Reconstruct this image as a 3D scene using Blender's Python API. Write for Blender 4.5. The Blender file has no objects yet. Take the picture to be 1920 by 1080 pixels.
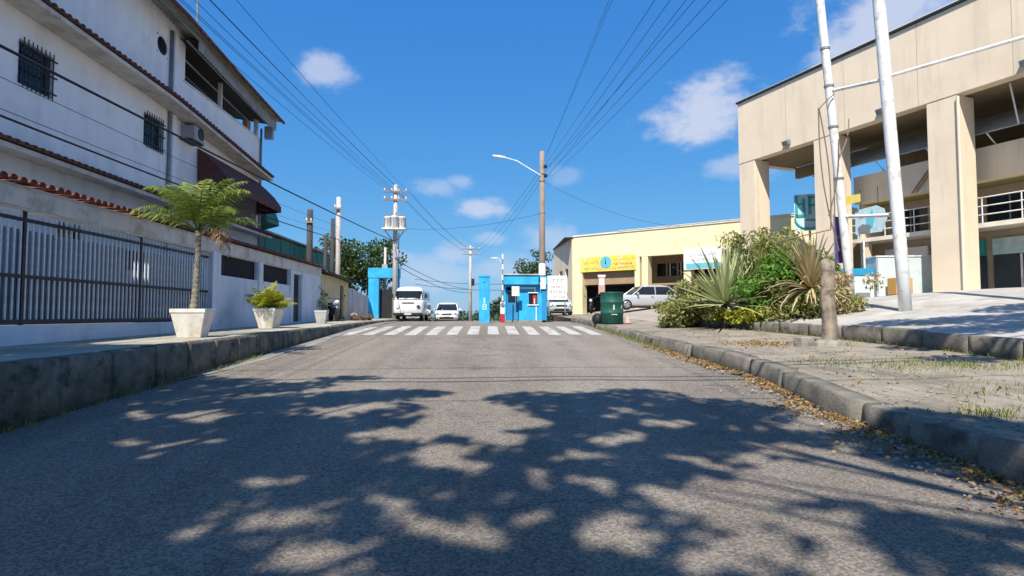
import bpy, math, random
import numpy as np
from mathutils import Vector, Matrix
random.seed(7); rng = np.random.default_rng(7)
R = math.radians
scn = bpy.context.scene
C = scn.collection

# ------------------------------------------------------------------ camera
cam_d = bpy.data.cameras.new('camera'); cam = bpy.data.objects.new('camera', cam_d); C.objects.link(cam)
cam_d.sensor_width = 36; cam_d.lens = 20.25; cam_d.clip_end = 5000; cam_d.clip_start = .05
cam.location = (0, 0, 1.5); cam.rotation_euler = (R(92.65), 0, R(-2.28))
scn.camera = cam

# ------------------------------------------------------------------ light
SUN_EL, SUN_AZ = R(52), R(18)                  # the sun stands behind the camera, a little to its left
to_sun = Vector((-math.sin(SUN_AZ)*math.cos(SUN_EL), -math.cos(SUN_AZ)*math.cos(SUN_EL), math.sin(SUN_EL)))
sl = bpy.data.lights.new('sun', 'SUN'); sl.energy = 4.4; sl.angle = R(.55); sl.color = (1, .935, .83)
so = bpy.data.objects.new('sun', sl); C.objects.link(so); so.location = (0, -20, 40)
so.rotation_euler = (-to_sun).to_track_quat('-Z', 'Y').to_euler()
scn.view_settings.view_transform = 'Standard'; scn.view_settings.look = 'None'
scn.view_settings.exposure = .72; scn.view_settings.gamma = 1

w = bpy.data.worlds.new('World'); scn.world = w; w.use_nodes = True
def build_world():
    nt = w.node_tree; nt.nodes.clear(); N = nt.nodes.new; L = nt.links.new
    out = N('ShaderNodeOutputWorld'); bg = N('ShaderNodeBackground'); L(bg.outputs[0], out.inputs[0])
    sky = N('ShaderNodeTexSky'); sky.sky_type = 'NISHITA'; sky.sun_disc = False
    sky.sun_elevation = SUN_EL; sky.sun_rotation = math.pi + SUN_AZ
    sky.air_density = 1.15; sky.dust_density = .25; sky.ozone_density = 2.2; sky.altitude = 50
    sep = N('ShaderNodeSeparateColor'); L(sky.outputs[0], sep.inputs[0]); hs = N('ShaderNodeCombineColor')   # the photo's deep, even blue
    for i, (pw, k) in enumerate(((1.0, .26), (.62, .96), (.3, 2.85))):
        a = N('ShaderNodeMath'); a.operation = 'POWER'; L(sep.outputs[i], a.inputs[0]); a.inputs[1].default_value = pw
        b = N('ShaderNodeMath'); b.operation = 'MULTIPLY'; L(a.outputs[0], b.inputs[0]); b.inputs[1].default_value = k; L(b.outputs[0], hs.inputs[i])
    tc = N('ShaderNodeTexCoord')
    nz = N('ShaderNodeTexNoise'); nz.inputs['Scale'].default_value = 16; nz.inputs['Detail'].default_value = 8; nz.inputs['Roughness'].default_value = .6
    mp = N('ShaderNodeMapping'); mp.inputs['Scale'].default_value = (1, 1, 1.7)
    L(tc.outputs['Generated'], mp.inputs[0]); L(mp.outputs[0], nz.inputs['Vector'])
    nsub = N('ShaderNodeMath'); nsub.operation = 'SUBTRACT'; L(nz.outputs[0], nsub.inputs[0]); nsub.inputs[1].default_value = .5
    # single fair-weather clouds: direction, half width, half height, thickness
    clouds = [((-.257, .888, .383), .036, .024, .75), ((.339, .885, .319), .072, .046, 1.0), ((.40, .892, .236), .052, .020, .6),
              ((.535, .746, .40), .085, .06, .95), ((-.011, .984, .180), .042, .016, .85), ((-.088, .973, .215), .036, .013, .5),
              ((-.048, .973, .227), .026, .012, .5), ((.001, .991, .131), .024, .011, .5), ((-.062, .993, .101), .045, .02, .6),
              ((.104, .986, .131), .04, .026, .55), ((-.116, .991, .073), .10, .028, .55), ((.133, .963, .235), .03, .014, .3),
              ((.04, .996, .079), .08, .024, .5), ((-.8, .5, .32), .12, .05, .9), ((.86, .30, .41), .14, .06, .9),
              ((-.65, -.65, .39), .15, .06, 1), ((.3, -.9, .3), .16, .06, 1), ((.9, -.3, .3), .12, .05, .9), ((-.95, 0, .3), .1, .04, .8)]
    prev = None
    for c, hw, hh, th in clouds:
        c = Vector(c).normalized()
        ang = math.atan2(c.x, c.y)
        m1 = N('ShaderNodeVectorMath'); m1.operation = 'SUBTRACT'; m1.inputs[1].default_value = c; L(tc.outputs['Generated'], m1.inputs[0])
        m2 = N('ShaderNodeMapping'); m2.vector_type = 'POINT'
        m2.inputs['Rotation'].default_value = (0, 0, ang); m2.inputs['Scale'].default_value = (1, 1, 1)
        L(m1.outputs[0], m2.inputs[0])
        m3 = N('ShaderNodeVectorMath'); m3.operation = 'MULTIPLY'; m3.inputs[1].default_value = (1/hw, .6/hw, 1/hh); L(m2.outputs[0], m3.inputs[0])
        ln = N('ShaderNodeVectorMath'); ln.operation = 'LENGTH'; L(m3.outputs[0], ln.inputs[0])
        a = N('ShaderNodeMath'); a.operation = 'MULTIPLY_ADD'; L(nsub.outputs[0], a.inputs[0]); a.inputs[1].default_value = 2.6
        b = N('ShaderNodeMath'); b.operation = 'SUBTRACT'; b.inputs[0].default_value = 1.12; L(ln.outputs['Value'], b.inputs[1]); L(b.outputs[0], a.inputs[2])
        mr = N('ShaderNodeMapRange'); mr.interpolation_type = 'SMOOTHSTEP'; L(a.outputs[0], mr.inputs[0])
        mr.inputs[1].default_value = -.3; mr.inputs[2].default_value = .85; mr.inputs[4].default_value = min(1, th)*.86
        if prev is None: prev = mr
        else:
            mx = N('ShaderNodeMath'); mx.operation = 'MAXIMUM'; L(prev.outputs[0], mx.inputs[0]); L(mr.outputs[0], mx.inputs[1]); prev = mx
    mix = N('ShaderNodeMix'); mix.data_type = 'RGBA'; L(prev.outputs[0], mix.inputs['Factor'])
    L(hs.outputs[0], mix.inputs[6]); mix.inputs[7].default_value = (4.0, 4.35, 5.3, 1)
    L(mix.outputs[2], bg.inputs[0]); bg.inputs[1].default_value = .1
build_world()

# ------------------------------------------------------------------ materials
def pmat(name, col, rough=.85, var=.18, scale=2.5, col2=None, streak=0, fine=0, fine_scale=60, bump=0, bump_scale=30, spec=.3, metal=0, coat=0,
         patch=None, patch_amt=.5, patch_scale=.8, dirt_low=None):
    m = bpy.data.materials.new(name); m.use_nodes = True
    nt = m.node_tree; N = nt.nodes.new; L = nt.links.new
    b = nt.nodes['Principled BSDF']
    b.inputs['Roughness'].default_value = rough; b.inputs['Metallic'].default_value = metal
    b.inputs['Specular IOR Level'].default_value = spec; b.inputs['Coat Weight'].default_value = coat
    tc = N('ShaderNodeTexCoord'); vec = tc.outputs['Object']
    def noise(sc, det=5, vscale=(1, 1, 1), rough=.6):
        n = N('ShaderNodeTexNoise'); n.inputs['Scale'].default_value = sc; n.inputs['Detail'].default_value = det; n.inputs['Roughness'].default_value = rough
        mp = N('ShaderNodeMapping'); mp.inputs['Scale'].default_value = vscale; L(vec, mp.inputs[0]); L(mp.outputs[0], n.inputs['Vector'])
        return n.outputs[0]
    def mr(sock, a, bb, c, d):
        n = N('ShaderNodeMapRange'); L(sock, n.inputs[0])
        for i, v in enumerate((a, bb, c, d)): n.inputs[i+1].default_value = v
        return n.outputs[0]
    def mixc(f, A, B):
        n = N('ShaderNodeMix'); n.data_type = 'RGBA'
        if isinstance(f, float): n.inputs['Factor'].default_value = f
        else: L(f, n.inputs['Factor'])
        for i, v in ((6, A), (7, B)):
            if hasattr(v, 'links'): L(v, n.inputs[i])
            else: n.inputs[i].default_value = (*v, 1)
        return n.outputs[2]
    c2 = col2 or tuple(v*(1-var*1.6) for v in col)
    cur = mixc(mr(noise(scale), .32, .68, 0, 1), tuple(min(1, v*(1+var*.35)) for v in col), c2)
    if patch: cur = mixc(mr(noise(patch_scale, 7, rough=.68), .52, .64, 0, patch_amt), cur, patch)
    if streak: cur = mixc(mr(noise(2.2, 6, (1, 1, .09), .7), .5, .78, 0, streak), cur, tuple(v*.35 for v in col))
    if fine:
        cur = mixc(mr(noise(fine_scale, 3, rough=.8), .35, .65, 0, fine), cur, tuple(v*.3 for v in col))
        cur = mixc(mr(noise(fine_scale*1.35, 2, rough=.8), .62, .75, 0, fine*.9), cur, tuple(min(1, v*2.1) for v in col))
    L(cur, b.inputs['Base Color'])
    if bump:
        bn = N('ShaderNodeBump'); bn.inputs['Strength'].default_value = bump; bn.inputs['Distance'].default_value = .02
        L(noise(bump_scale, 6, rough=.7), bn.inputs['Height']); L(bn.outputs[0], b.inputs['Normal'])
    return m

def leafmat(name, cols, trans=.35, rough=.55):
    m = bpy.data.materials.new(name); m.use_nodes = True
    nt = m.node_tree; N = nt.nodes.new; L = nt.links.new; b = nt.nodes['Principled BSDF']; out = nt.nodes['Material Output']
    g = N('ShaderNodeNewGeometry'); r = N('ShaderNodeValToRGB'); e = r.color_ramp.elements
    e[0].position = 0; e[0].color = (*cols[0], 1); e[1].position = 1; e[1].color = (*cols[-1], 1)
    for i, c in enumerate(cols[1:-1]):
        q = e.new((i+1)/(len(cols)-1)); q.color = (*c, 1)
    L(g.outputs['Random Per Island'], r.inputs[0]); L(r.outputs[0], b.inputs['Base Color'])
    b.inputs['Roughness'].default_value = rough; b.inputs['Specular IOR Level'].default_value = .35
    t = N('ShaderNodeBsdfTranslucent'); L(r.outputs[0], t.inputs[0])
    mx = N('ShaderNodeMixShader'); mx.inputs[0].default_value = trans; L(b.outputs[0], mx.inputs[1]); L(t.outputs[0], mx.inputs[2]); L(mx.outputs[0], out.inputs[0])
    return m

def asphalt():
    m = pmat('asphalt', (.285, .245, .20), .92, .16, .55, fine=.6, fine_scale=40, bump=1.0, bump_scale=60, patch=(.19, .168, .145), patch_amt=.6, patch_scale=.4)
    nt = m.node_tree; N = nt.nodes.new; L = nt.links.new; b = nt.nodes['Principled BSDF']
    src = b.inputs['Base Color'].links[0].from_socket
    tc = N('ShaderNodeTexCoord')
    # wheel-worn lengthwise bands and cracks, which the surface itself has
    mp = N('ShaderNodeMapping'); mp.inputs['Scale'].default_value = (1.1, .035, 1); L(tc.outputs['Object'], mp.inputs[0])
    n = N('ShaderNodeTexNoise'); n.inputs['Scale'].default_value = 1.3; n.inputs['Detail'].default_value = 4; L(mp.outputs[0], n.inputs['Vector'])
    r = N('ShaderNodeMapRange'); L(n.outputs[0], r.inputs[0]); r.inputs[1].default_value = .35; r.inputs[2].default_value = .7; r.inputs[3].default_value = .0; r.inputs[4].default_value = .35
    m1 = N('ShaderNodeMix'); m1.data_type = 'RGBA'; L(r.outputs[0], m1.inputs['Factor']); L(src, m1.inputs[6]); m1.inputs[7].default_value = (.36, .315, .265, 1)
    wn = N('ShaderNodeTexNoise'); wn.inputs['Scale'].default_value = 2.4; wn.inputs['Detail'].default_value = 6; L(tc.outputs['Object'], wn.inputs['Vector'])
    sc = N('ShaderNodeVectorMath'); sc.operation = 'MULTIPLY_ADD'; L(wn.outputs[1], sc.inputs[0]); sc.inputs[1].default_value = (.5, .5, .5); L(tc.outputs['Object'], sc.inputs[2])
    v = N('ShaderNodeTexVoronoi'); v.feature = 'DISTANCE_TO_EDGE'; v.inputs['Scale'].default_value = .42; L(sc.outputs[0], v.inputs['Vector'])
    r2 = N('ShaderNodeMapRange'); L(v.outputs[0], r2.inputs[0]); r2.inputs[1].default_value = .0; r2.inputs[2].default_value = .014; r2.inputs[3].default_value = .5; r2.inputs[4].default_value = 0
    mk = N('ShaderNodeTexNoise'); mk.inputs['Scale'].default_value = .35; L(tc.outputs['Object'], mk.inputs['Vector'])
    r3 = N('ShaderNodeMapRange'); L(mk.outputs[0], r3.inputs[0]); r3.inputs[1].default_value = .5; r3.inputs[2].default_value = .62
    mm = N('ShaderNodeMath'); mm.operation = 'MULTIPLY'; L(r2.outputs[0], mm.inputs[0]); L(r3.outputs[0], mm.inputs[1])
    m2 = N('ShaderNodeMix'); m2.data_type = 'RGBA'; L(mm.outputs[0], m2.inputs['Factor']); L(m1.outputs[2], m2.inputs[6]); m2.inputs[7].default_value = (.035, .033, .03, 1)
    # coarse aggregate: single stones lighter and darker than the binder, and a few oil stains
    vo = N('ShaderNodeTexVoronoi'); vo.inputs['Scale'].default_value = 62; L(tc.outputs['Object'], vo.inputs['Vector'])
    sp = N('ShaderNodeSeparateColor'); L(vo.outputs['Color'], sp.inputs[0])
    g = N('ShaderNodeMapRange'); L(sp.outputs[0], g.inputs[0]); g.inputs[3].default_value = .60; g.inputs[4].default_value = 1.4
    ol = N('ShaderNodeTexNoise'); ol.inputs['Scale'].default_value = .9; ol.inputs['Detail'].default_value = 7; ol.inputs['Roughness'].default_value = .7; L(tc.outputs['Object'], ol.inputs['Vector'])
    r4 = N('ShaderNodeMapRange'); L(ol.outputs[0], r4.inputs[0]); r4.inputs[1].default_value = .58; r4.inputs[2].default_value = .72; r4.inputs[3].default_value = 1; r4.inputs[4].default_value = .62
    gm = N('ShaderNodeMath'); gm.operation = 'MULTIPLY'; L(g.outputs[0], gm.inputs[0]); L(r4.outputs[0], gm.inputs[1])
    vm = N('ShaderNodeVectorMath'); vm.operation = 'SCALE'; L(m2.outputs[2], vm.inputs[0]); L(gm.outputs[0], vm.inputs['Scale'])
    L(vm.outputs[0], b.inputs['Base Color'])
    return m

def glassmat(name, col, rough=.08):
    m = pmat(name, col, rough, .05, spec=.35); return m

M = dict(
    asphalt=asphalt(),
    gutter=pmat('gutter concrete', (.34, .32, .28), .9, .2, 1.5, fine=.4, patch=(.14, .13, .12), patch_amt=.8, patch_scale=1.1, bump=.4),
    paint=pmat('worn road paint', (.56, .545, .51), .8, .15, 6, fine=.35, patch=(.23, .21, .19), patch_amt=.9, patch_scale=2.4),
    kerb=pmat('old kerb concrete', (.27, .245, .20), .95, .3, 3, fine=.5, fine_scale=45, bump=.9, bump_scale=28, patch=(.05, .05, .045), patch_amt=.9, patch_scale=1.6),
    kerb_dark=pmat('mossy dark kerb concrete', (.21, .195, .155), .95, .35, 4, fine=.4, fine_scale=45, bump=.8, bump_scale=28, patch=(.035, .035, .028), patch_amt=.95, patch_scale=2.6),
    walk=pmat('dusty pavement concrete', (.37, .32, .25), .95, .2, 1.2, fine=.5, fine_scale=50, bump=.6, bump_scale=40, patch=(.17, .155, .12), patch_amt=.8, patch_scale=.9),
    walk_left=pmat('pale pavement concrete', (.46, .43, .35), .95, .22, 1.4, fine=.3, fine_scale=50, bump=.3, patch=(.25, .24, .19), patch_amt=.7, patch_scale=1.2),
    fore=pmat('bright washed concrete', (.53, .505, .465), .9, .2, 1.3, fine=.35, fine_scale=34, bump=.5, patch=(.33, .295, .235), patch_amt=.85, patch_scale=.9),
    carpark=pmat('dusty car park ground', (.42, .36, .30), .95, .15, .9, fine=.3, fine_scale=40, patch=(.30, .25, .19), patch_amt=.6, patch_scale=.6),
    gatesheet=pmat('grey blue gate sheet', (.25, .28, .35), .7, .12, 2, streak=.4),
    earth=pmat('earth', (.2, .17, .11), 1, .3, 1, fine=.4, patch=(.07, .09, .03), patch_amt=.8, patch_scale=.3),
    white=pmat('white wall paint', (.82, .82, .85), .85, .06, 1.2, streak=.28, patch=(.66, .66, .68), patch_amt=.5, patch_scale=1.1, bump=.15),
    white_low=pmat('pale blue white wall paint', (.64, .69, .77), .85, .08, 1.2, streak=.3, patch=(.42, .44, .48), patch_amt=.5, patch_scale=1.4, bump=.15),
    wains=pmat('brown grey wainscot paint', (.17, .155, .15), .8, .12, 2, streak=.4),
    beam=pmat('weathered wall beam', (.60, .57, .53), .9, .12, 2, streak=.5, patch=(.3, .28, .25), patch_amt=.6, patch_scale=2),
    tile=pmat('terracotta tile', (.17, .05, .04), .85, .3, 8, patch=(.45, .3, .22), patch_amt=.6, patch_scale=14, bump=.3),
    tile_dark=pmat('weathered dark terracotta tile', (.14, .045, .035), .85, .3, 8, patch=(.30, .2, .16), patch_amt=.6, patch_scale=10, bump=.3),
    corr=pmat('grey corrugated roof sheet', (.33, .34, .34), .7, .2, 2, streak=.4, patch=(.22, .17, .13), patch_amt=.3, patch_scale=1.2),
    dark=pmat('dark interior', (.02, .02, .022), .8, .1), dark_red=pmat('dark red interior wall', (.11, .03, .035), .9, .2),  # dark is near black, standing in for shade inside the house openings
    darkglass=glassmat('dark window glass', (.015, .02, .025)), glass=glassmat('grey window glass', (.05, .065, .075)),
    metal=pmat('dark metal', (.035, .037, .042), .5, .2, 6, metal=.3), greymetal=pmat('grey metal', (.30, .31, .32), .5, .2, 5, metal=.4),
    barw=pmat('pale painted gate bar', (.62, .66, .72), .6, .2, 5), whitemetal=pmat('white painted steel', (.78, .78, .76), .5, .08, 3, patch=(.4, .33, .27), patch_amt=.6, patch_scale=4),
    awn=pmat('brown awning fabric', (.135, .055, .05), .9, .15, 3, streak=.35),
    pot=pmat('whitewashed planter', (.76, .71, .63), .9, .1, 3, streak=.4, patch=(.52, .43, .32), patch_amt=.65, patch_scale=3, bump=.3),
    potgrey=pmat('grey planter', (.45, .45, .43), .9, .1, 3, patch=(.3, .28, .25), patch_amt=.5),
    soil=pmat('soil', (.05, .035, .025), 1, .3, 12, bump=.6),
    trunk=pmat('palm trunk', (.30, .27, .20), .9, .3, 9, bump=.8, patch=(.14, .11, .08), patch_amt=.7, patch_scale=6),
    bark=pmat('bark', (.10, .075, .05), .95, .3, 8, bump=1, bump_scale=20),
    wood=pmat('weathered grey post wood', (.38, .31, .235), .95, .3, 3, streak=.9, bump=.9, bump_scale=18, patch=(.10, .08, .065), patch_amt=.85, patch_scale=3),
    polewood=pmat('pale peeling pole', (.46, .40, .32), .95, .2, 3, streak=.6, bump=.8, bump_scale=14, patch=(.2, .15, .11), patch_amt=.7, patch_scale=3),
    polebrown=pmat('brown concrete pole', (.30, .235, .185), .9, .15, 2, streak=.4, bump=.3), poleconc=pmat('pale concrete pole', (.52, .47, .43), .9, .12, 2, streak=.3, bump=.3),
    poledark=pmat('dark weathered pole', (.07, .065, .065), .9, .2, 2, streak=.3),
    blue=pmat('bright blue wall paint', (.035, .42, .76), .8, .14, 1.5, streak=.5, patch=(.09, .50, .78), patch_amt=.6, patch_scale=2, bump=.2),
    bluedark=pmat('blue door paint', (.02, .26, .55), .7, .1, 1.5), green_wall=pmat('sea green sheet', (.045, .20, .155), .7, .15, 2, streak=.4),
    beige=pmat('beige wall paint', (.66, .54, .32), .85, .1, 1.5, streak=.25, bump=.15), lilac=pmat('whitewashed sheet fence', (.52, .50, .53), .8, .1, 1.5, streak=.5),
    yellow=pmat('cream yellow wall paint', (.80, .70, .44), .85, .05, .8, streak=.08, patch=(.78, .62, .44), patch_amt=.5, patch_scale=.35),
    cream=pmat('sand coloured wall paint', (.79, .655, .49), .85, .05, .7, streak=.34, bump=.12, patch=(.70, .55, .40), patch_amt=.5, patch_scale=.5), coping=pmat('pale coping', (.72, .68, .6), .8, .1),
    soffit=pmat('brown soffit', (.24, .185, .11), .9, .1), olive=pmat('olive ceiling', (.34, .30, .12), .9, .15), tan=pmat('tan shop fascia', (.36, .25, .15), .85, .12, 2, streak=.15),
    brownwall=pmat('taupe shop wall', (.44, .36, .28), .9, .12, 1.5), canopy=pmat('grey canopy sheet', (.48, .46, .41), .6, .15, 2, streak=.3),
    carwhite=pmat('white car paint', (.78, .78, .77), .25, .03, 2, spec=.5, coat=.6), carsilver=pmat('silver car paint', (.52, .54, .56), .28, .04, 2, spec=.5, metal=.35, coat=.6),
    carblue=pmat('pale blue grey car paint', (.40, .48, .52), .3, .04, 2, coat=.5), carblack=pmat('black plastic trim', (.02, .02, .022), .6, .1),
    tyre=pmat('tyre rubber', (.025, .025, .025), .9, .2), rim=pmat('alloy rim', (.5, .5, .5), .35, .1, metal=.7), lens=pmat('lamp lens', (.7, .7, .68), .15, .05, spec=.6),
    red=pmat('red paint', (.45, .03, .03), .5, .1), bluetank=pmat('faded blue tank paint', (.16, .22, .42), .4, .1, coat=.4), brown=pmat('brown debris', (.12, .07, .05), .95, .3, 9),
    bin=pmat('dark green drum paint', (.018, .105, .075), .55, .15, 3, streak=.3), pale=pmat('pale print', (.6, .62, .58), .8, .05), signwhite=pmat('white sign sheet', (.78, .78, .78), .7, .04),
    teal=pmat('teal sign paint', (.03, .36, .36), .6, .15, 5), tealpale=pmat('pale teal sign sheet', (.50, .66, .68), .7, .15, 4), banneryellow=pmat('yellow banner fabric', (.80, .62, .10), .8, .08, 1.2, patch=(.85, .78, .42), patch_amt=.6, patch_scale=1.5),
    cyan=pmat('cyan print', (.12, .48, .58), .7, .05), pink=pmat('pinkish print', (.58, .32, .28), .7, .1), orange=pmat('orange box board', (.58, .31, .09), .8, .1), greenprint=pmat('green white print', (.45, .72, .55), .7, .05),
    greyprint=pmat('grey print', (.2, .2, .22), .8, .05), purple=pmat('purple cloth', (.12, .06, .20), .9, .2), cablem=pmat('black cable', (.016, .017, .022), .7, .1), rope=pmat('old rope', (.22, .17, .12), .95, .2),
    stall=pmat('pale stall board', (.55, .63, .62), .8, .08, 2, streak=.3), stallblue=pmat('blue stall band', (.02, .28, .50), .7, .1), ac=pmat('grey appliance casing', (.34, .37, .41), .6, .1),
    block=pmat('rough concrete block', (.33, .30, .26), .95, .25, 5, bump=.8, bump_scale=25, patch=(.12, .11, .1), patch_amt=.6, patch_scale=4),
)
LM = dict(
    palm=leafmat('palm leaf', [(.16, .22, .03), (.25, .31, .05), (.10, .17, .03), (.32, .36, .10)]), dead=leafmat('dead palm leaf', [(.38, .22, .11), (.30, .17, .08), (.44, .29, .16)], .2),
    areca=leafmat('yellow green leaf', [(.42, .40, .03), (.24, .30, .03), (.52, .48, .06), (.12, .18, .02)]), dkleaf=leafmat('dark leaf', [(.02, .06, .035), (.03, .09, .04), (.05, .10, .05)]),
    tree=leafmat('tree leaf', [(.03, .065, .014), (.06, .10, .02), (.09, .12, .025), (.035, .075, .02)]), street=leafmat('street tree leaf', [(.03, .07, .015), (.05, .09, .02), (.08, .11, .02)], .2),
    bush=leafmat('fresh shrub leaf', [(.06, .17, .015), (.12, .28, .03), (.18, .34, .04), (.05, .11, .015)]), olive=leafmat('dusty shrub leaf', [(.24, .26, .07), (.36, .36, .12), (.15, .19, .04), (.45, .41, .17)]),
    sword=leafmat('sword leaf', [(.21, .29, .09), (.33, .39, .16), (.44, .46, .24), (.14, .21, .05)], .15), straw=leafmat('dry straw leaf', [(.46, .36, .18), (.36, .26, .12), (.52, .43, .25), (.25, .18, .08)], .2),
    litter=leafmat('fallen leaf', [(.34, .21, .07), (.22, .12, .05), (.42, .29, .12), (.14, .08, .04), (.30, .22, .13), (.38, .22, .05)], .1), grass=leafmat('grass blade', [(.17, .24, .03), (.28, .30, .06), (.10, .17, .02), (.34, .29, .12)], .3),
    far=leafmat('distant tree leaf', [(.06, .10, .06), (.08, .12, .07), (.05, .085, .05)], .2),
)

# ------------------------------------------------------------------ mesh helpers
class MB:
    def __init__(s): s.v = []; s.f = []
    def add(s, vs, fs):
        o = len(s.v); s.v += [tuple(p) for p in vs]; s.f += [tuple(i+o for i in f) for f in fs]; return s
    def box(s, x0, x1, y0, y1, z0, z1):
        return s.add([(x0,y0,z0),(x1,y0,z0),(x1,y1,z0),(x0,y1,z0),(x0,y0,z1),(x1,y0,z1),(x1,y1,z1),(x0,y1,z1)],
                     [(0,3,2,1),(4,5,6,7),(0,1,5,4),(1,2,6,5),(2,3,7,6),(3,0,4,7)])
    def cbox(s, c, sz, rz=0, rx=0, ry=0):
        m = Matrix.Rotation(rz, 3, 'Z') @ Matrix.Rotation(ry, 3, 'Y') @ Matrix.Rotation(rx, 3, 'X')
        hx, hy, hz = (q/2 for q in sz)
        vs = [Vector(c) + m @ Vector((a*hx, b*hy, d*hz)) for d in (-1, 1) for a, b in ((-1,-1),(1,-1),(1,1),(-1,1))]
        return s.add(vs, [(0,3,2,1),(4,5,6,7),(0,1,5,4),(1,2,6,5),(2,3,7,6),(3,0,4,7)])
    def tube(s, pts, rad, n=8, cap=True):
        pts = [Vector(p) for p in pts]; k = len(pts)
        if not hasattr(rad, '__len__'): rad = [rad]*k
        vs = []; fs = []
        for i, p in enumerate(pts):
            d = (pts[min(i+1, k-1)] - pts[max(i-1, 0)]).normalized()
            up = Vector((0,0,1)) if abs(d.z) < .9 else Vector((1,0,0))
            a = d.cross(up).normalized(); b = d.cross(a)
            vs += [p + (a*math.cos(t)+b*math.sin(t))*rad[i] for t in (2*math.pi*j/n for j in range(n))]
        for i in range(k-1):
            for j in range(n):
                q = (j+1) % n; fs.append((i*n+j, i*n+q, (i+1)*n+q, (i+1)*n+j))
        if cap: fs += [tuple(range(n-1, -1, -1)), tuple(range((k-1)*n, k*n))]
        return s.add(vs, fs)
    def lathe(s, prof, n=20, c=(0,0,0), axis='z'):
        vs = []; k = len(prof); fs = []
        for r, h in prof:
            for j in range(n):
                t = 2*math.pi*j/n; a, b = r*math.cos(t), r*math.sin(t)
                p = (a, b, h) if axis == 'z' else ((h, a, b) if axis == 'x' else (a, h, b))
                vs.append((p[0]+c[0], p[1]+c[1], p[2]+c[2]))
        for i in range(k-1):
            for j in range(n):
                q = (j+1) % n; fs.append((i*n+j, i*n+q, (i+1)*n+q, (i+1)*n+j))
        fs += [tuple(range(n-1, -1, -1)), tuple(range((k-1)*n, k*n))]
        return s.add(vs, fs)
    def prism(s, poly, y0, y1, plane='xz'):
        k = len(poly)
        def P(a, b, t): return (a, t, b) if plane == 'xz' else ((a, b, t) if plane == 'xy' else (t, a, b))
        vs = [P(a, b, y0) for a, b in poly] + [P(a, b, y1) for a, b in poly]
        fs = [tuple(range(k)), tuple(range(2*k-1, k-1, -1))] + [(i, i+k, (i+1) % k + k, (i+1) % k) for i in range(k)]
        return s.add(vs, fs)
    def loft(s, rings, cap=True):
        n = len(rings[0]); vs = [p for r in rings for p in r]; fs = []
        for i in range(len(rings)-1):
            for j in range(n):
                q = (j+1) % n; fs.append((i*n+j, i*n+q, (i+1)*n+q, (i+1)*n+j))
        if cap: fs += [tuple(range(n-1, -1, -1)), tuple(range((len(rings)-1)*n, len(rings)*n))]
        return s.add(vs, fs)
    def wall(s, o, U, Nn, L, z0, z1, th, holes=()):
        """upright wall from point o along unit U, thickness th along Nn; holes = (u0,u1,za,zb)"""
        o, U, Nn = Vector(o), Vector(U), Vector(Nn)
        us = sorted({0, L} | {h[i] for h in holes for i in (0, 1)}); zs = sorted({z0, z1} | {h[i] for h in holes for i in (2, 3)})
        us = [u for u in us if 0 <= u <= L]; zs = [z for z in zs if z0 <= z <= z1]
        def solid(i, j):
            if i < 0 or j < 0 or i >= len(us)-1 or j >= len(zs)-1: return False
            u, z = (us[i]+us[i+1])/2, (zs[j]+zs[j+1])/2
            return not any(h[0] < u < h[1] and h[2] < z < h[3] for h in holes)
        def P(u, z, t): return o + U*u + Nn*t + Vector((0, 0, z - o.z))
        for i in range(len(us)-1):
            for j in range(len(zs)-1):
                if not solid(i, j): continue
                a, b, c, d = us[i], us[i+1], zs[j], zs[j+1]
                s.add([P(a,c,0), P(b,c,0), P(b,d,0), P(a,d,0)], [(0,1,2,3)]); s.add([P(a,c,th), P(b,c,th), P(b,d,th), P(a,d,th)], [(3,2,1,0)])
                if not solid(i-1, j): s.add([P(a,c,0), P(a,d,0), P(a,d,th), P(a,c,th)], [(0,1,2,3)])
                if not solid(i+1, j): s.add([P(b,c,0), P(b,d,0), P(b,d,th), P(b,c,th)], [(3,2,1,0)])
                if not solid(i, j-1): s.add([P(a,c,0), P(b,c,0), P(b,c,th), P(a,c,th)], [(3,2,1,0)])
                if not solid(i, j+1): s.add([P(a,d,0), P(b,d,0), P(b,d,th), P(a,d,th)], [(0,1,2,3)])
        return s
    def build(s, name, mat, parent=None, smooth=False, world=False, bevel=0, loc=None):
        me = bpy.data.meshes.new(name)
        vs = s.v
        if world and parent is not None:
            q = parent
            l = Vector((0,0,0))
            while q is not None: l += q.location; q = q.parent
            vs = [(p[0]-l.x, p[1]-l.y, p[2]-l.z) for p in vs]
        me.from_pydata(vs, [], s.f); me.materials.append(M.get(mat) or LM[mat]); me.update()
        if smooth: me.polygons.foreach_set('use_smooth', [True]*len(me.polygons))
        o = bpy.data.objects.new(name, me); C.objects.link(o); o.parent = parent
        if loc: o.location = loc
        if bevel:
            md = o.modifiers.new('bevel', 'BEVEL'); md.width = bevel; md.segments = 2; md.limit_method = 'ANGLE'
        return o
def tag(o, label=None, cat=None, group=None, kind=None):
    if label: o['label'] = label
    if cat: o['category'] = cat
    if group: o['group'] = group
    if kind: o['kind'] = kind
    return o
def thing(name, label, cat, loc=(0,0,0), rz=0, group=None):
    o = bpy.data.objects.new(name, None); C.objects.link(o); o.location = loc; o.rotation_euler = (0, 0, rz); o.empty_display_size = .2
    return tag(o, label, cat, group)
def copy_tree(o, parent=None):
    c = o.copy(); C.objects.link(c); c.parent = parent
    for ch in list(o.children): copy_tree(ch, c)
    return c
def inst(src, parent, loc, rot=None, scale=None):
    c = src.copy(); C.objects.link(c); c.parent = parent; c.location = loc
    if rot: c.rotation_euler = rot
    if scale: c.scale = scale
    return c
def lerp(xs, ys, x): return float(np.interp(x, xs, ys))

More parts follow.
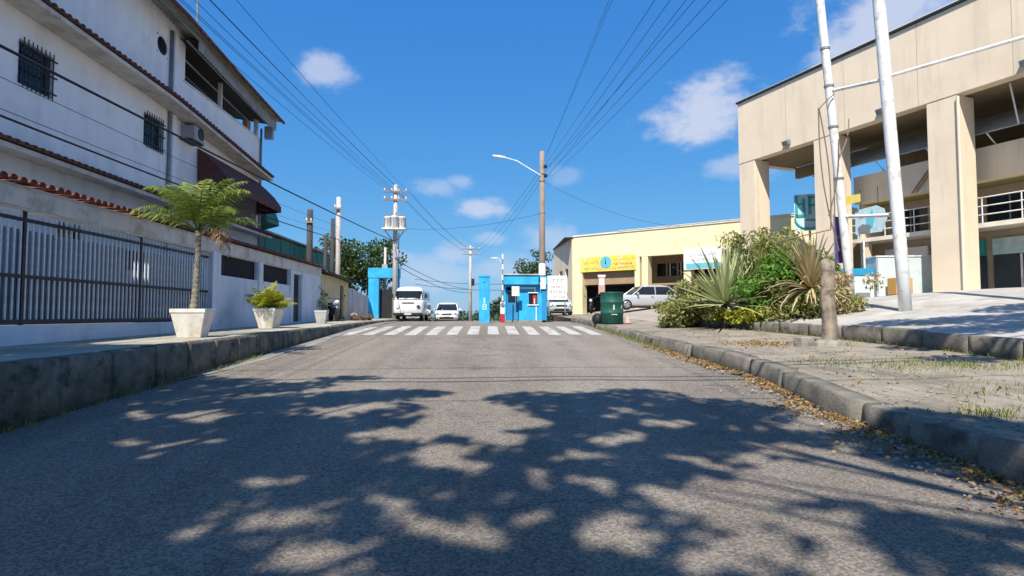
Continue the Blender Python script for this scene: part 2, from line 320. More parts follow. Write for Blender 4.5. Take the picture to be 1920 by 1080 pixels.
def leaves(name, pos, size, mat, parent=None, aspect=.45, droop=0, dirs=None, fold=.25):
    """one mesh of small folded leaves (two triangles each) at the rows of pos"""
    n = len(pos); pos = np.asarray(pos, float)
    d = rng.normal(size=(n, 3)) if dirs is None else np.asarray(dirs, float) + rng.normal(size=(n, 3))*.25
    d[:, 2] -= droop; d /= np.linalg.norm(d, axis=1)[:, None]
    up = rng.normal(size=(n, 3)); a = np.cross(d, up); a /= np.linalg.norm(a, axis=1)[:, None] + 1e-9; nn = np.cross(a, d)
    sz = (size*(.6+.8*rng.random(n)))[:, None]
    v = np.empty((n, 4, 3)); v[:, 0] = pos - d*sz*.5; v[:, 1] = pos + a*sz*aspect*.5 + nn*sz*fold*.3; v[:, 2] = pos + d*sz*.5; v[:, 3] = pos - a*sz*aspect*.5 + nn*sz*fold*.3
    return tri_mesh(name, v.reshape(-1, 3), np.array([[0,1,2],[0,2,3]])[None]+np.arange(n)[:, None, None]*4, mat, parent)
def tri_mesh(name, v, f, mat, parent=None):
    f = np.asarray(f).reshape(-1, 3)
    me = bpy.data.meshes.new(name); me.vertices.add(len(v)); me.vertices.foreach_set('co', np.asarray(v, 'f').ravel())
    me.loops.add(f.size); me.loops.foreach_set('vertex_index', f.ravel().astype('i'))
    me.polygons.add(len(f)); me.polygons.foreach_set('loop_start', np.arange(0, f.size, 3, dtype='i')); me.polygons.foreach_set('loop_total', np.full(len(f), 3, 'i'))
    me.materials.append(LM[mat] if mat in LM else M[mat]); me.update(calc_edges=True); me.validate()
    o = bpy.data.objects.new(name, me); C.objects.link(o); o.parent = parent
    return o
def clump_pts(clumps, per):
    out = []
    for (x, y, z, rx, ry, rz) in clumps:
        n = max(4, int(per*rx*ry*rz))
        p = rng.normal(size=(n, 3)); p /= np.linalg.norm(p, axis=1)[:, None]; p *= (rng.random(n)**.42)[:, None]
        out.append(p*np.array([rx, ry, rz])+np.array([x, y, z]))
    return np.concatenate(out)
def blade(mb_v, mb_f, base, az, el, length, width, curl=.5, seg=5, taper=True):
    """one long leaf: starts at base, heads az/el, bends down by curl"""
    p = Vector(base); out = []
    for i in range(seg+1):
        t = i/seg; e = el - curl*t*t*1.6
        d = Vector((math.cos(az)*math.cos(e), math.sin(az)*math.cos(e), math.sin(e)))
        side = Vector((-math.sin(az), math.cos(az), 0))
        wd = width*(1-t**1.7 if taper else 1)*(.55+.9*t if t < .5 else 1)
        up = side.cross(d)
        out.append((p - side*wd/2 + up*wd*.18, p.copy() - up*wd*.0, p + side*wd/2 + up*wd*.18))
        p = p + d*(length/seg)
    o = len(mb_v)
    for tr in out: mb_v += [tuple(q) for q in tr]
    for i in range(seg):
        for k in (0, 1):
            a = o+i*3+k; mb_f += [(a, a+1, a+4), (a, a+4, a+3)]

# ------------------------------------------------------------------ levels of the place
def zr(y):                                       # road: climbs to a crest about 30 m ahead, then falls
    if y < 20: return .046*y
    if y < 38: u = y-20; return .92+.046*u-.081*u*u/36
    return max(.92+.0055*18-.035*(y-38), -2.4)
def zl(y): return lerp([-30, 0, 6, 25, 38, 60], [-.5, .70, .975, 1.21, 1.27, 1.3], y)
def zp(y): return lerp([-30, 0, 12, 16, 20, 22, 24, 30, 40, 70], [-1.14, .24, .79, .90, 1.06, 1.15, 1.21, 1.32, 1.5, 1.62], y)
def xkr(y): return lerp([-30, 5, 7, 9.2, 11.5, 16, 21, 60], [4.05, 4.1, 4.14, 4.5, 4.46, 4.28, 4.15, 4.15], y)
def xk2(y): return lerp([-30, 12, 19, 21, 80], [11.5, 8.6, 6.95, 6.4, 6.4], y)
def kh2(y): return lerp([-30, 12, 18.9, 21], [.36, .32, .16, .01], y)
def zpav(x, y): return zp(y) + lerp([12, 17, 22], [.02, .05, .02], y)*(x-xkr(y))
def zfore(x, y): return zpav(xk2(y), y) + kh2(y) + min(.13*(x-xk2(y)), 1.05)

def sheet(name, xs_of_y, ys, zf, mat, nx=1, smooth=True):
    mb = MB(); vs = []; fs = []
    for y in ys:
        a, b = xs_of_y(y)
        for i in range(nx+1):
            x = a+(b-a)*i/nx; vs.append((x, y, zf(x, y)))
    for j in range(len(ys)-1):
        for i in range(nx):
            q = j*(nx+1)+i; fs.append((q, q+1, q+nx+2, q+nx+1))
    mb.add(vs, fs); return mb.build(name, mat, None, smooth)
def frange(a, b, st):
    n = max(1, round((b-a)/st)); return [a+(b-a)*i/n for i in range(n+1)]

ys_all = frange(-25, 60, .5)+[70, 90, 110, 140, 170]
tag(sheet('ground', lambda y: (-900, 900), [-200, -26, 0, 20, 30, 38, 60, 100, 133, 200, 500, 2500], lambda x, y: zr(max(y, -26))-.35, 'earth', 1), kind='structure')
tag(sheet('road', lambda y: (-5.25, xkr(y)+.3), ys_all, lambda x, y: zr(y)-.002*(x+.5)**2*.6 + .012*math.sin(x*1.7+y*.6)*math.sin(y*.9), 'asphalt', 24), kind='structure')
tag(sheet('road_gutter', lambda y: (-5.2, -5.05+.38*min(1, (y-9.5)/3)+.05*math.sin(y*1.3)+.03*math.sin(y*3.1)), frange(9.5, 40, .4), lambda x, y: zr(y)+.004-.0012*(x+.5)**2+.014*(1 if x < -5.0 else .6), 'gutter', 4), kind='structure')
tag(sheet('pavement_left', lambda y: (-60, -5.2), ys_all[:-5], lambda x, y: zl(y)-.012, 'walk_left', 1), kind='structure')
tag(sheet('pavement_right', lambda y: (xkr(y)+.10, xk2(y)+.08), ys_all[:-5], lambda x, y: zpav(x, y)-.012 + .018*math.sin(x*2.1+y)*math.sin(y*1.3-x)*min(1, max(0, x-xkr(y)-.3)), 'walk', 14), kind='structure')
tag(sheet('forecourt', lambda y: (xk2(y)+.05, 60), frange(-25, 21, .7), lambda x, y: zfore(x, y)-.01, 'fore', 30), kind='structure')
tag(sheet('car_park', lambda y: (xk2(y)+.05, 60), frange(21, 60, .7), lambda x, y: zfore(x, y)-.01, 'carpark', 30), kind='structure')

# kerb stones: rounded blocks with joints, a little out of line
def kerb(name, xf, ztop, ys, side, mat, width, drop, rough, lean=.0):
    root = bpy.data.objects.new(name, None); C.objects.link(root); tag(root, kind='structure')
    for a, b in zip(ys[:-1], ys[1:]):
        rings = []; g = .009; off = random.uniform(-1, 1)*rough*.6; dz = random.uniform(-1, 1)*rough*.5
        for i in range(11):
            y = a+g+(b-a-2*g)*i/10; x = xf(y)+off; zt = ztop(y)+dz; zb = drop(y)
            j = lambda s=1: random.uniform(-1, 1)*rough*.45*s
            e = (.0 if 0 < i < 10 else .010)
            # profile across: road face bottom, face top, rounded edge, top, back
            pr = [(0+lean, zb), (0+lean*.4+e, zb+(zt-zb)*.55+j()), (.004+e, zt-.03+j()), (.03+e, zt-.004+j(.5)), (.09, zt+j(.3)-e), (width, zt-e), (width, zb)]
            rings.append([(x-side*q+side*0+j(.3) if False else x+side*q, y, z) for q, z in pr])
        mb = MB(); mb.loft(rings); mb.build('kerb_stone', mat, root, True)
    return root
ysL = [y for y in frange(4.2, 40.2, .98)]
kerb('kerb_left', lambda y: -5.1, zl, ysL, -1, 'kerb_dark', .24, lambda y: zr(y)-.12, .022)
ysR = [-2.2]
while ysR[-1] < 27: ysR.append(ysR[-1]+random.choice((1.6, 2.2, 2.7, 1.3)))
def zkr(y): return zp(y) + .03 + .018*math.sin(y*1.9)
kerb('kerb_right', xkr, zkr, ysR, 1, 'kerb', .26, lambda y: zr(y)-.15, .06, -.05)
ysF = frange(-2, 19.4, 1.0)
kerb('kerb_forecourt', xk2, lambda y: zfore(xk2(y)+.05, y)+.01, ysF, 1, 'kerb', .2, lambda y: zpav(xk2(y), y)-.1, .03)

# crosswalk: every stripe its own sheet of worn paint
cw = bpy.data.objects.new('crosswalk', None); C.objects.link(cw); tag(cw, kind='structure')
for k in range(13):
    x0 = -4.72+k*.668; vs = []; ys = frange(18.55+random.uniform(-.06, .06), 22.9+random.uniform(-.1, .1), .35)
    for y in ys:
        for i in range(5): x = x0+.37*i/4; vs.append((x, y, zr(y)-.0012*(x+.5)**2+.012*math.sin(x*1.7+y*.6)*math.sin(y*.9)+.006))
    MB().add(vs, [(j*5+i, j*5+i+1, j*5+i+6, j*5+i+5) for j in range(len(ys)-1) for i in range(4)]).build('stripe', 'paint', cw, True)

# ------------------------------------------------------------------ boundary wall, gate and white house on the left
WX = -7.6
wall_t = thing('boundary_wall', 'white boundary wall with a red tile coping in front of the tall house', 'wall', (WX, 16, 1))
mb = MB()
holes = [(0, 9.1, 1.33, 3.22), (9.62, 12.2, 2.62, 3.22), (12.6, 15.25, 2.62, 3.22), (15.65, 16.6, 1.22, 3.1)]
mb.wall((WX, 7, .7), (0, 1, 0), (-1, 0, 0), 19.35, .7, 3.24, .22, holes); mb.build('wall', 'white_low', wall_t, world=True)
mb = MB(); mb.box(WX-.25, WX+.03, 7, 26.35, 3.243, 3.56); mb.build('beam', 'beam', wall_t, world=True, bevel=.01)
MB().box(WX-.24, WX+.016, 7, 26.35, 3.565, 3.60).build('coping_slab', 'beam', wall_t, world=True)
def tile_mesh(rad, length, th=.018, n=7):
    mb = MB(); vs = []
    for x, rr in ((0, rad), (length, rad*.86)):
        for r in (rr, rr-th):
            vs += [(x, r*math.cos(math.pi*j/n), r*math.sin(math.pi*j/n)) for j in range(n+1)]
    k = n+1; fs = []
    for j in range(n):
        fs += [(j, j+1, 2*k+j+1, 2*k+j), (k+j, 3*k+j, 3*k+j+1, k+j+1), (j, k+j, k+j+1, j+1), (2*k+j, 2*k+j+1, 3*k+j+1, 3*k+j)]
    return mb.add(vs, fs)
t0 = tile_mesh(.085, .46).build('roof_tile', 'tile', wall_t, True)
k = 0; y = 7.1
while y < 26.3:
    loc = (.16+random.uniform(-.012, .012), y-16, 2.625+random.uniform(-.006, .006)); rot = (0, R(-4+random.uniform(-2, 2)), R(180+random.uniform(-2, 2)))
    if k == 0: t0.location = loc; t0.rotation_euler = rot
    else: inst(t0, wall_t, loc, rot)
    y += .195; k += 1
# near-black sheets coloured as veranda shade, bars of the wall openings, and its door
for (u0, u1) in ((9.62, 12.2), (12.6, 15.25)):
    f = MB().box(WX-.16, WX-.13, 7+u0, 7+u1, 2.55, 3.25).build('shade_panel', 'dark', wall_t, world=True)
    for q in frange(7+u0+.1, 7+u1-.1, .2): MB().tube([(WX-.08, q, 2.62), (WX-.08, q, 3.22)], .011, 6).build('bar', 'metal', wall_t, world=True)
d = MB().box(WX-.15, WX-.11, 22.66, 23.59, 1.22, 3.09).build('door', 'metal', wall_t, world=True)
MB().box(WX-.112, WX-.09, 22.74, 23.5, 2.2, 2.95).build('panel', 'dark', d, world=True); MB().tube([(WX-.09, 22.75, 2.05), (WX-.09, 22.75, 2.25)], .015, 6).build('handle', 'greymetal', d, world=True)
for y0 in (16.05, 19.22, 22.24, 23.62): MB().box(WX-.015, WX+.045, y0+.02, y0+.36, .9, 3.24).build('pilaster', 'white_low', wall_t, world=True, bevel=.01)
MB().tube([(WX+.08, 16.0, 1.35), (WX+.08, 16.0, 2.1)], .03, 8).build('drain_pipe', 'signwhite', wall_t, world=True)

gate = thing('metal_gate', 'long pale metal bar gate set in the boundary wall behind the palm', 'gate', (WX-.1, 12, 1.33))
gx = WX-.1
b0 = None
for i, y in enumerate(frange(7.05, 16.0, .128)):
    if b0 is None: b0 = MB().box(-.012, .012, -.016, .016, .03, 1.86).build('bar', 'barw', gate, loc=(0, y-12, 0))
    else: inst(b0, gate, (0, y-12, 0))
for z in (.06, .80, 1.74): MB().box(-.02, .02, -5, 4.05, z-.03, z+.03).build('rail', 'metal', gate)
MB().box(-.045, -.035, -5, 4.05, .03, .77).build('kick_sheet', 'wains', gate)
for a, b, c, d_ in ((-5, .55, .83, 1.58), (.56, 1.25, .83, 1.12), (1.26, 3.3, .83, 1.58)): MB().box(-.05, -.04, a, b, c, d_).build('back_sheet', 'gatesheet', gate)
for y in (-2.2, 1.0): MB().box(-.025, .025, y-.03, y+.03, 0, 1.88).build('stile', 'metal', gate)

HX = -10.0
house = thing('white_house', 'tall three storey white house with tiled eaves and a brown awning', 'house', (HX, 16, 1))
def top_z(y): return lerp([8, 17.5, 24.6], [10.75, 10.6, 10.05], y)
def mid_z(y): return lerp([8, 17.4, 24.8], [8.15, 8.0, 7.42], y)
mb = MB(); mb.wall((HX, 8, .7), (0, 1, 0), (-1, 0, 0), 17.3, .7, 4.9, .25, [(5.6, 6.5, 2.4, 3.6), (8.2, 9.3, 1.1, 3.3)]); mb.build('ground_floor_wall', 'white_low', house, world=True)
MB().box(HX+.002, HX+.02, 8, 25.2, 1.0, 2.22).build('wainscot', 'wains', house, world=True)
mb = MB(); mb.wall((HX, 8, 4.9), (0, 1, 0), (-1, 0, 0), 17.3, 4.9, 7.6, .25, [(8.85, 9.84, 6.42, 7.38), (12.6, 17.0, 5.2, 6.9), (4.4, 5.4, 6.42, 7.38)]); mb.build('middle_floor_wall', 'white', house, world=True)
# upper storey: solid part with a round window, then an open terrace
mb = MB(); n = 20; yc, zc, rr = 17.68, 9.72, .30
mb.wall((HX, 8, 7.6), (0, 1, 0), (-1, 0, 0), 10.9, 7.6, 10.9, .25, [(yc-8-rr, yc-8+rr, zc-rr, zc+rr)])
vs = []
for i in range(n):
    t = 2*math.pi*i/n; c, s_ = math.cos(t), math.sin(t); q = rr/max(abs(c), abs(s_))
    vs += [(HX, yc+c*rr*.92, zc+s_*rr*.92), (HX, yc+c*q, zc+s_*q), (HX-.2, yc+c*rr*.92, zc+s_*rr*.92)]
mb.add(vs, [(3*i, 3*i+1, (3*i+4) % (3*n), (3*i+3) % (3*n)) for i in range(n)] + [(3*i, 3*((i+1) % n), 3*((i+1) % n)+2, 3*i+2) for i in range(n)])
mb.build('upper_floor_wall', 'white', house, world=True)
wn = MB().lathe([(.285, 0), (.285, .03)], 20, (HX-.06, yc, zc), 'x').build('window', 'darkglass', house, world=True)
MB().box(HX-.028, HX-.02, yc-.012, yc+.012, zc-.27, zc+.27).build('glazing_bar', 'metal', wn, world=True)
MB().wall((HX, 18.9, 7.6), (0, 1, 0), (-1, 0, 0), 6.4, 7.6, 9.12, .2).build('terrace_parapet', 'white', house, world=True)
MB().box(HX-.24, HX+.04, 18.9, 25.34, 9.125, 9.17).build('parapet_cap', 'white_low', house, world=True)
for y0, sz in ((19.0, .14), (21.7, .07), (25.05, .16)): MB().box(HX-.18, HX-.04, y0-sz/2, y0+sz/2, 9.17, 10.6).build('terrace_post', 'white', house, world=True)
MB().box(HX-.5, HX-.3, 24.6, 24.95, 9.12, 9.8).build('pink_pier', 'pink', house, world=True)
MB().box(HX-4.2, HX-4, 18.9, 25.3, 7.6, 10.9).build('terrace_back_wall', 'dark', house, world=True)  # near black, so the terrace's shade sits in the wall colour
MB().add([(HX+.5, 18.6, 10.33), (HX+.5, 25.4, 9.82), (HX-4.1, 25.4, 10.6), (HX-4.1, 18.6, 11.1)], [(0, 1, 2, 3)]).build('roof_lining', 'dark', house, world=True)  # near-black underside deepens the painted shade of the terrace
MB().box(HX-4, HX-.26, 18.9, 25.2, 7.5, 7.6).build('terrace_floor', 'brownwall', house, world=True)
MB().wall((HX-.25, 25.3, .7), (-1, 0, 0), (0, -1, 0), 8, .7, 7.5, .25).build('end_wall', 'white', house, world=True)
MB().wall((HX-.25, 8, .7), (-1, 0, 0), (0, 1, 0), 8, .7, 10.9, .25).build('near_end_wall', 'white', house, world=True)
MB().box(HX-8.3, HX-8.05, 8, 25.3, .7, 10.9).build('back_wall', 'white', house, world=True)
MB().box(HX-8, HX-.26, 8.3, 25, 4.85, 4.9).build('first_floor_slab', 'dark', house, world=True)
for i, (y0, y1, z0, z1) in enumerate(((16.85, 17.84, 6.42, 7.38), (12.4, 13.4, 6.42, 7.38), (13.6, 14.5, 2.4, 3.6))):
    wn = MB().box(HX-.16, HX-.13, y0, y1, z0, z1).build('window', 'darkglass', house, world=True)
    fr = MB()
    for a, b, c, d_ in ((y0, y1, z0, z0+.05), (y0, y1, z1-.05, z1), (y0, y0+.05, z0+.05, z1-.05), (y1-.05, y1, z0+.05, z1-.05)): fr.box(HX-.128, HX-.08, a, b, c, d_)
    fr.build('frame', 'greymetal', wn, world=True)
    for q in frange(y0+.08, y1-.08, .12): MB().tube([(HX+.05, q, z0-.06), (HX+.05, q, z1+.06)], .012, 6).build('security_bar', 'metal', wn, world=True)
    for q in (z0+.1, (z0+z1)/2, z1-.1): MB().box(HX+.034, HX+.066, y0-.03, y1+.03, q-.015, q+.015).build('bar_rail', 'metal', wn, world=True)
MB().box(HX-.2, HX-.15, 16.2, 17.3, 1.1, 3.3).build('doorway', 'dark', house, world=True)
MB().box(HX-1.6, HX-1.5, 20.6, 25, 5.0, 7.2).build('balcony_back_wall', 'dark', house, world=True)  # shade of the recess under the awning, put into the wall colour
MB().tube([(HX+.06, 18.1, 1.2), (HX+.06, 18.1, 10.4)], .05, 10).build('rain_pipe', 'greymetal', house, True, world=True)
MB().tube([(HX+.06, 25.2, 3.2), (HX+.06, 25.2, 9.6)], .045, 10).build('rain_pipe', 'greymetal', house, True, world=True)
MB().box(HX+.0, HX+.05, 18.3, 18.5, 4.9, 10.4).build('wall_strip', 'white', house, world=True)
# tiled eaves
def eave(zf, y0, y1, xe, slab, rise):
    rf = MB(); ysx = frange(y0, y1, 1.0); rings = []
    for y in ysx: z = zf(y); rings.append([(xe, y, z-.16), (xe, y, z-.06), (HX+.03, y, z-.06+rise), (HX+.03, y, z-.16+rise*.4)])
    rf.loft(rings); e = rf.build('eave', slab, house, world=True)
    src = None; y = y0+.06
    while y < y1:
        loc = (xe+.07-HX, y-16, zf(y)-1-.045); rot = (0, R(-9), R(180+random.uniform(-2, 2)))
        if src is None: src = tile_mesh(.095, .74).build('eave_tile', 'tile_dark', e, True, loc=loc); src.rotation_euler = rot
        else: inst(src, e, loc, rot)
        y += .215
    return e
eave(mid_z, 8, 25.0, HX+.68, 'beam', .10)
eave(lambda y: 4.95, 8, 25.35, HX+.55, 'beam', .10)
# corrugated top roof with a deep overhang
def corrug(f0, f1, y0, y1, pitch, amp, th=.012):
    ys = frange(y0, y1, pitch/6); vs = []; n = len(ys)
    for s in (0, -th):
        for y in ys:
            d_ = amp*math.sin(2*math.pi*(y-y0)/pitch)
            a, b = f0(y), f1(y); vs += [(a[0], y, a[1]+d_+s), (b[0], y, b[1]+d_+s)]
    fs = [(2*i, 2*i+1, 2*i+3, 2*i+2) for i in range(n-1)] + [(2*n+2*i, 2*n+2*i+2, 2*n+2*i+3, 2*n+2*i+1) for i in range(n-1)] + [(2*i, 2*i+2, 2*n+2*i+2, 2*n+2*i) for i in range(n-1)]
    return MB().add(vs, fs)
corrug(lambda y: (HX+.82, top_z(y)), lambda y: (HX-4.2, top_z(y)+1.1), 8, 25.6, .18, .028).build('corrugated_roof', 'corr', house, world=True)
corrug(lambda y: (HX-4.2, top_z(y)+1.1), lambda y: (HX-8.5, top_z(y)+.2), 8, 25.6, .18, .028).build('corrugated_roof', 'corr', house, world=True)
vs = []; ys = frange(8, 25.5, .03)                              # hanging corrugated fascia along the terrace
for y in ys:
    for dz in (.06, -.38): vs.append((HX+.60+.018*math.sin(2*math.pi*y/.18), y, top_z(y)-.03+dz*(1.15 if y > 18.6 else .35)))
MB().add(vs, [(2*i, 2*i+1, 2*i+3, 2*i+2) for i in range(len(ys)-1)]).build('roof_fascia', 'corr', house, world=True)
MB().tube([(HX+.88, y, top_z(y)-.05) for y in (8, 12, 17.5, 21, 25.6)], .06, 8).build('roof_gutter', 'tile_dark', house, world=True)
for x in (HX-.5, HX-1.2, HX-1.9, HX-2.6, HX-3.3, HX+.3): MB().tube([(x, y, top_z(y)-.30-(x-HX-.8)*.13) for y in (18.5, 21, 25.4)], .035, 4).build('roof_purlin', 'greymetal', house, world=True)
MB().tube([(HX+.4, 18.9, 10.6), (HX+.4, 18.9, 13.4)], .035, 6).build('antenna_mast', 'greymetal', house, world=True)
MB().box(HX+.15, HX+.5, 25.3, 25.5, 9.2, 9.75).build('wall_box', 'ac', house, world=True)
# brown awning on the middle floor
aw = MB(); y0, y1 = 19.9, 24.9
sec = [(HX+.03, 7.2), (HX+.42, 6.88), (HX+.80, 6.5), (HX+1.08, 6.1)]
ya = frange(y0, y1, .31); vs = []; nn = len(ya)
for i, y in enumerate(ya):
    for j, (x, z) in enumerate(sec): vs.append((x, y, z-.02*(i % 2)*(j > 0)))
for i, y in enumerate(ya): vs.append((HX+1.09, y, 5.86-.03*(i % 2)))
fs = [(i*4+j, i*4+j+1, i*4+j+5, i*4+j+4) for i in range(nn-1) for j in range(3)] + [(i*4+3, nn*4+i, nn*4+i+1, i*4+7) for i in range(nn-1)]
aw.add(vs, fs)
for y in (y0, y1): aw.add([(HX+.03, y, 7.2), (HX+.42, y, 6.88), (HX+.80, y, 6.5), (HX+1.08, y, 6.1), (HX+1.09, y, 5.86), (HX+.03, y, 5.75)], [(0,1,2,3,4,5)])
a_ = aw.build('awning', 'awn', house, world=True)
for y in (y0+.05, y1-.05): MB().tube([(HX+.02, y, 5.8), (HX+1.07, y, 5.9)], .018, 6).build('awning_arm', 'metal', a_, world=True)
acu = thing('air_conditioner', 'grey air conditioner box on the white house wall above the awning', 'air conditioner', (HX+.2, 19.15, 7.2))
MB().box(-.2, .25, -.33, .33, 0, .45).build('casing', 'ac', acu, bevel=.02)
MB().lathe([(.2, 0), (.2, .012)], 18, (.252, .08, .25), 'x').build('fan_grille', 'metal', acu); MB().box(-.24, .2, -.4, .4, -.04, -.003).build('bracket', 'metal', acu)

# green building and its arched awning beyond the house
gh = thing('green_building', 'sea green sheet clad building behind the boundary wall', 'building', (-11, 34, 1))
for i in range(12):
    y0 = 27.5+i*1.08; MB().box(-11.06, -11+.02*(i % 2), y0+.01, y0+1.06, .8, 5.5-.05*(i % 3)*.4).build('cladding_sheet', 'green_wall', gh, world=True)
MB().box(-16, -11.1, 27.5, 40.4, .8, 5.4).build('wall', 'green_wall', gh, world=True)
MB().box(-16.2, -10.85, 27.3, 40.6, 5.56, 5.64).build('roof', 'corr', gh, world=True)
ga = MB(); prof = [(-10.5+.75*math.sin(t)*1.0, 5.6+.95*math.cos(t)) for t in frange(0, math.pi/2, .2)]
ga.prism([(-10.5, 5.4)]+prof[::-1], 25.5, 27.0); 
g_ = ga.build('arched_awning', 'green_wall', gh, world=True)

# beige house and whitewashed fence further on
bh = thing('beige_house', 'small beige house with a dark sloping roof edge past the white wall', 'house', (WX, 28.5, 1.2))
MB().wall((WX, 26.42, .9), (0, 1, 0), (-1, 0, 0), 5.0, .9, 3.35, .2, [(3.3, 4.0, 1.25, 3.0)]).build('wall', 'beige', bh, world=True)
MB().box(WX-4, WX-.21, 26.42, 26.6, .9, 3.3).build('side_wall', 'beige', bh, world=True); MB().box(WX-4, WX-.21, 31.2, 31.4, .9, 3.3).build('side_wall', 'beige', bh, world=True)
d = MB().box(WX-.16, WX-.12, 29.72, 30.42, 1.25, 3.0).build('door', 'dark', bh, world=True); MB().box(WX-.118, WX-.1, 30.3, 30.36, 2.0, 2.2).build('handle', 'greymetal', d, world=True)
MB().add([(WX+.3, 26.3, 3.52), (WX+.3, 31.5, 3.28), (WX-4, 31.5, 3.9), (WX-4, 26.3, 4.1), (WX+.3, 26.3, 3.42), (WX+.3, 31.5, 3.18), (WX-4, 31.5, 3.8), (WX-4, 26.3, 4.0)], [(0,1,2,3),(7,6,5,4),(0,4,5,1),(3,2,6,7),(0,3,7,4),(1,5,6,2)]).build('roof', 'poledark', bh, world=True)
wf = thing('sheet_fence', 'whitewashed corrugated sheet fence beside the beige house', 'fence', (WX, 34.5, 1.25))
for i in range(8):
    y0 = 31.5+i*.82; MB().box(WX-.03+.025*(i % 2), WX+.02*(i % 2), y0, y0+.8, 1.0, 2.95-.06*i+.05*(i % 2)).build('fence_sheet', 'lilac', wf, world=True)
for y in (31.5, 34.7, 38): MB().box(WX-.14, WX-.04, y, y+.1, .9, 3.0-.06*(y-31)).build('post', 'poledark', wf, world=True)

# ------------------------------------------------------------------ planters, palm and pot plants
def planter(loc, wt, h, mat, label, rz):
    p = thing('planter', label, 'planter', loc, rz, None)
    a, b = wt/2, wt*.33; mb = MB(); r = lambda q, z: [(-q, -q, z), (q, -q, z), (q, q, z), (-q, q, z)]
    mb.loft([r(b, 0), r(a*.96, h-.08), r(a, h-.075), r(a, h), r(a-.05, h), r(a-.06, h-.09)]); mb.build('pot', mat, p, bevel=.012)
    MB().box(-a+.055, a-.055, -a+.055, a-.055, h-.10, h-.07).build('soil', 'soil', p)
    return p
p1 = (-6.05, 12.05, zl(12)-.012); p2 = (-6.5, 17.3, zl(17.3)-.012); p3 = (-6.36, 22.2, zl(22.2)-.012)
planter(p1, .66, .58, 'pot', 'largest white planter holding the tall palm by the gate', R(8))
planter(p2, .66, .58, 'pot', 'white planter with a bushy yellow green plant', R(-5))
planter(p3, .46, .50, 'potgrey', 'small greyish planter near the dark door', R(4))
def frond(base, az, el, ln, n, mat, parent, curl, leaflet=.42, name='frond'):
    """pinnate frond: curved midrib with paired leaflets, one mesh"""
    v = []; f = []; pts = []; p = Vector(base)
    for i in range(11):
        t = i/10; e = el-curl*t*t*2.0; d = Vector((math.cos(az)*math.cos(e), math.sin(az)*math.cos(e), math.sin(e)))
        pts.append((p.copy(), d)); p = p+d*ln/10
    mb = MB(); mb.tube([q for q, _ in pts], [.016*(1-.8*i/10) for i in range(11)], 4)
    v = list(mb.v); f = [t for q in mb.f for t in ([q] if len(q) == 3 else [(q[0], q[i], q[i+1]) for i in range(1, len(q)-1)])]
    for k in range(n):
        t = .18+.8*k/n; i = min(9, int(t*10)); q = pts[i][0].lerp(pts[i+1][0], t*10-i); d = pts[i][1]
        side = Vector((-math.sin(az), math.cos(az), 0)); l = leaflet*math.sin(math.pi*min(1, .12+t*.88))**.6*(1.15-t*.5)
        for s in (-1, 1):
            dr = (side*s*(.9+random.uniform(-.2, .2)) + d*(.55+random.uniform(-.15, .2)) + Vector((0, 0, -.35+random.uniform(-.25, .35)))).normalized()
            tip = q+dr*l+Vector((0, 0, -.3*l*random.uniform(.3, 1.2))); m_ = q+dr*l*.5; wv = d*.012
            o = len(v); v += [tuple(q-wv*.6), tuple(q+wv*.6), tuple(m_+wv+Vector((0,0,.006))), tuple(tip), tuple(m_-wv)]; f += [(o, o+1, o+2), (o, o+2, o+4), (o+4, o+2, o+3)]
    return tri_mesh(name, np.array(v), np.array(f), mat, parent)
palm = thing('palm_tree', 'slender young palm with arching fronds and a brown dead frond', 'palm', (p1[0], p1[1], p1[2]+.5))
MB().tube([(lerp([0, .35, .8, 1.25, 1.68], [0, .02, .05, .075, .06], t), .02*math.sin(t*4), t-.02) for t in frange(0, 1.7, .035)], [lerp([0, .35, 1.25, 1.68], [.085, .07, .052, .06], t)*(1.07 if i % 3 else .9) for i, t in enumerate(frange(0, 1.7, .035))], 10).build('trunk', 'trunk', palm, True)
tp = (.06, 0, 1.66)
for i in range(21):
    az = i*2.399+random.uniform(-.2, .2); el = R(random.choice((86, 74, 62, 48, 68, 36)))
    frond(tp, az, el, random.uniform(1.25, 1.65), 32, 'palm', palm, random.uniform(.7, 1.0), .42)
for az, el in ((R(-8), R(15)), (R(-25), R(5)), (R(10), R(-5))): frond(tp, az, el, .95, 24, 'dead', palm, 1.25, .25, 'dead_frond')
sh = thing('pot_plant', 'bushy yellow green pot plant in the second white planter', 'plant', (p2[0], p2[1], p2[2]+.5))
MB().tube([(0, 0, 0), (.01, 0, .16)], [.05, .03], 8).build('stem', 'brown', sh)
for i in range(64):
    az = i*2.399+random.uniform(-.3, .3); el = R(random.uniform(15, 88)); frond((0, 0, .10), az, el, random.uniform(.55, .9), 16, 'areca', sh, random.uniform(.2, .7), .26)
sp = thing('pot_plant', 'thin dark leaved plant in the small greyish planter', 'plant', (p3[0], p3[1], p3[2]+.42))
MB().tube([(0, 0, 0), (.03, 0, .3), (.0, 0, .75)], [.02, .015, .008], 6).build('stem', 'bark', sp)
leaves('foliage', clump_pts([(0, 0, .35, .22, .22, .25), (.05, 0, .7, .16, .16, .22), (-.05, .05, .95, .1, .1, .15)], 5200), .13, 'dkleaf', sp)

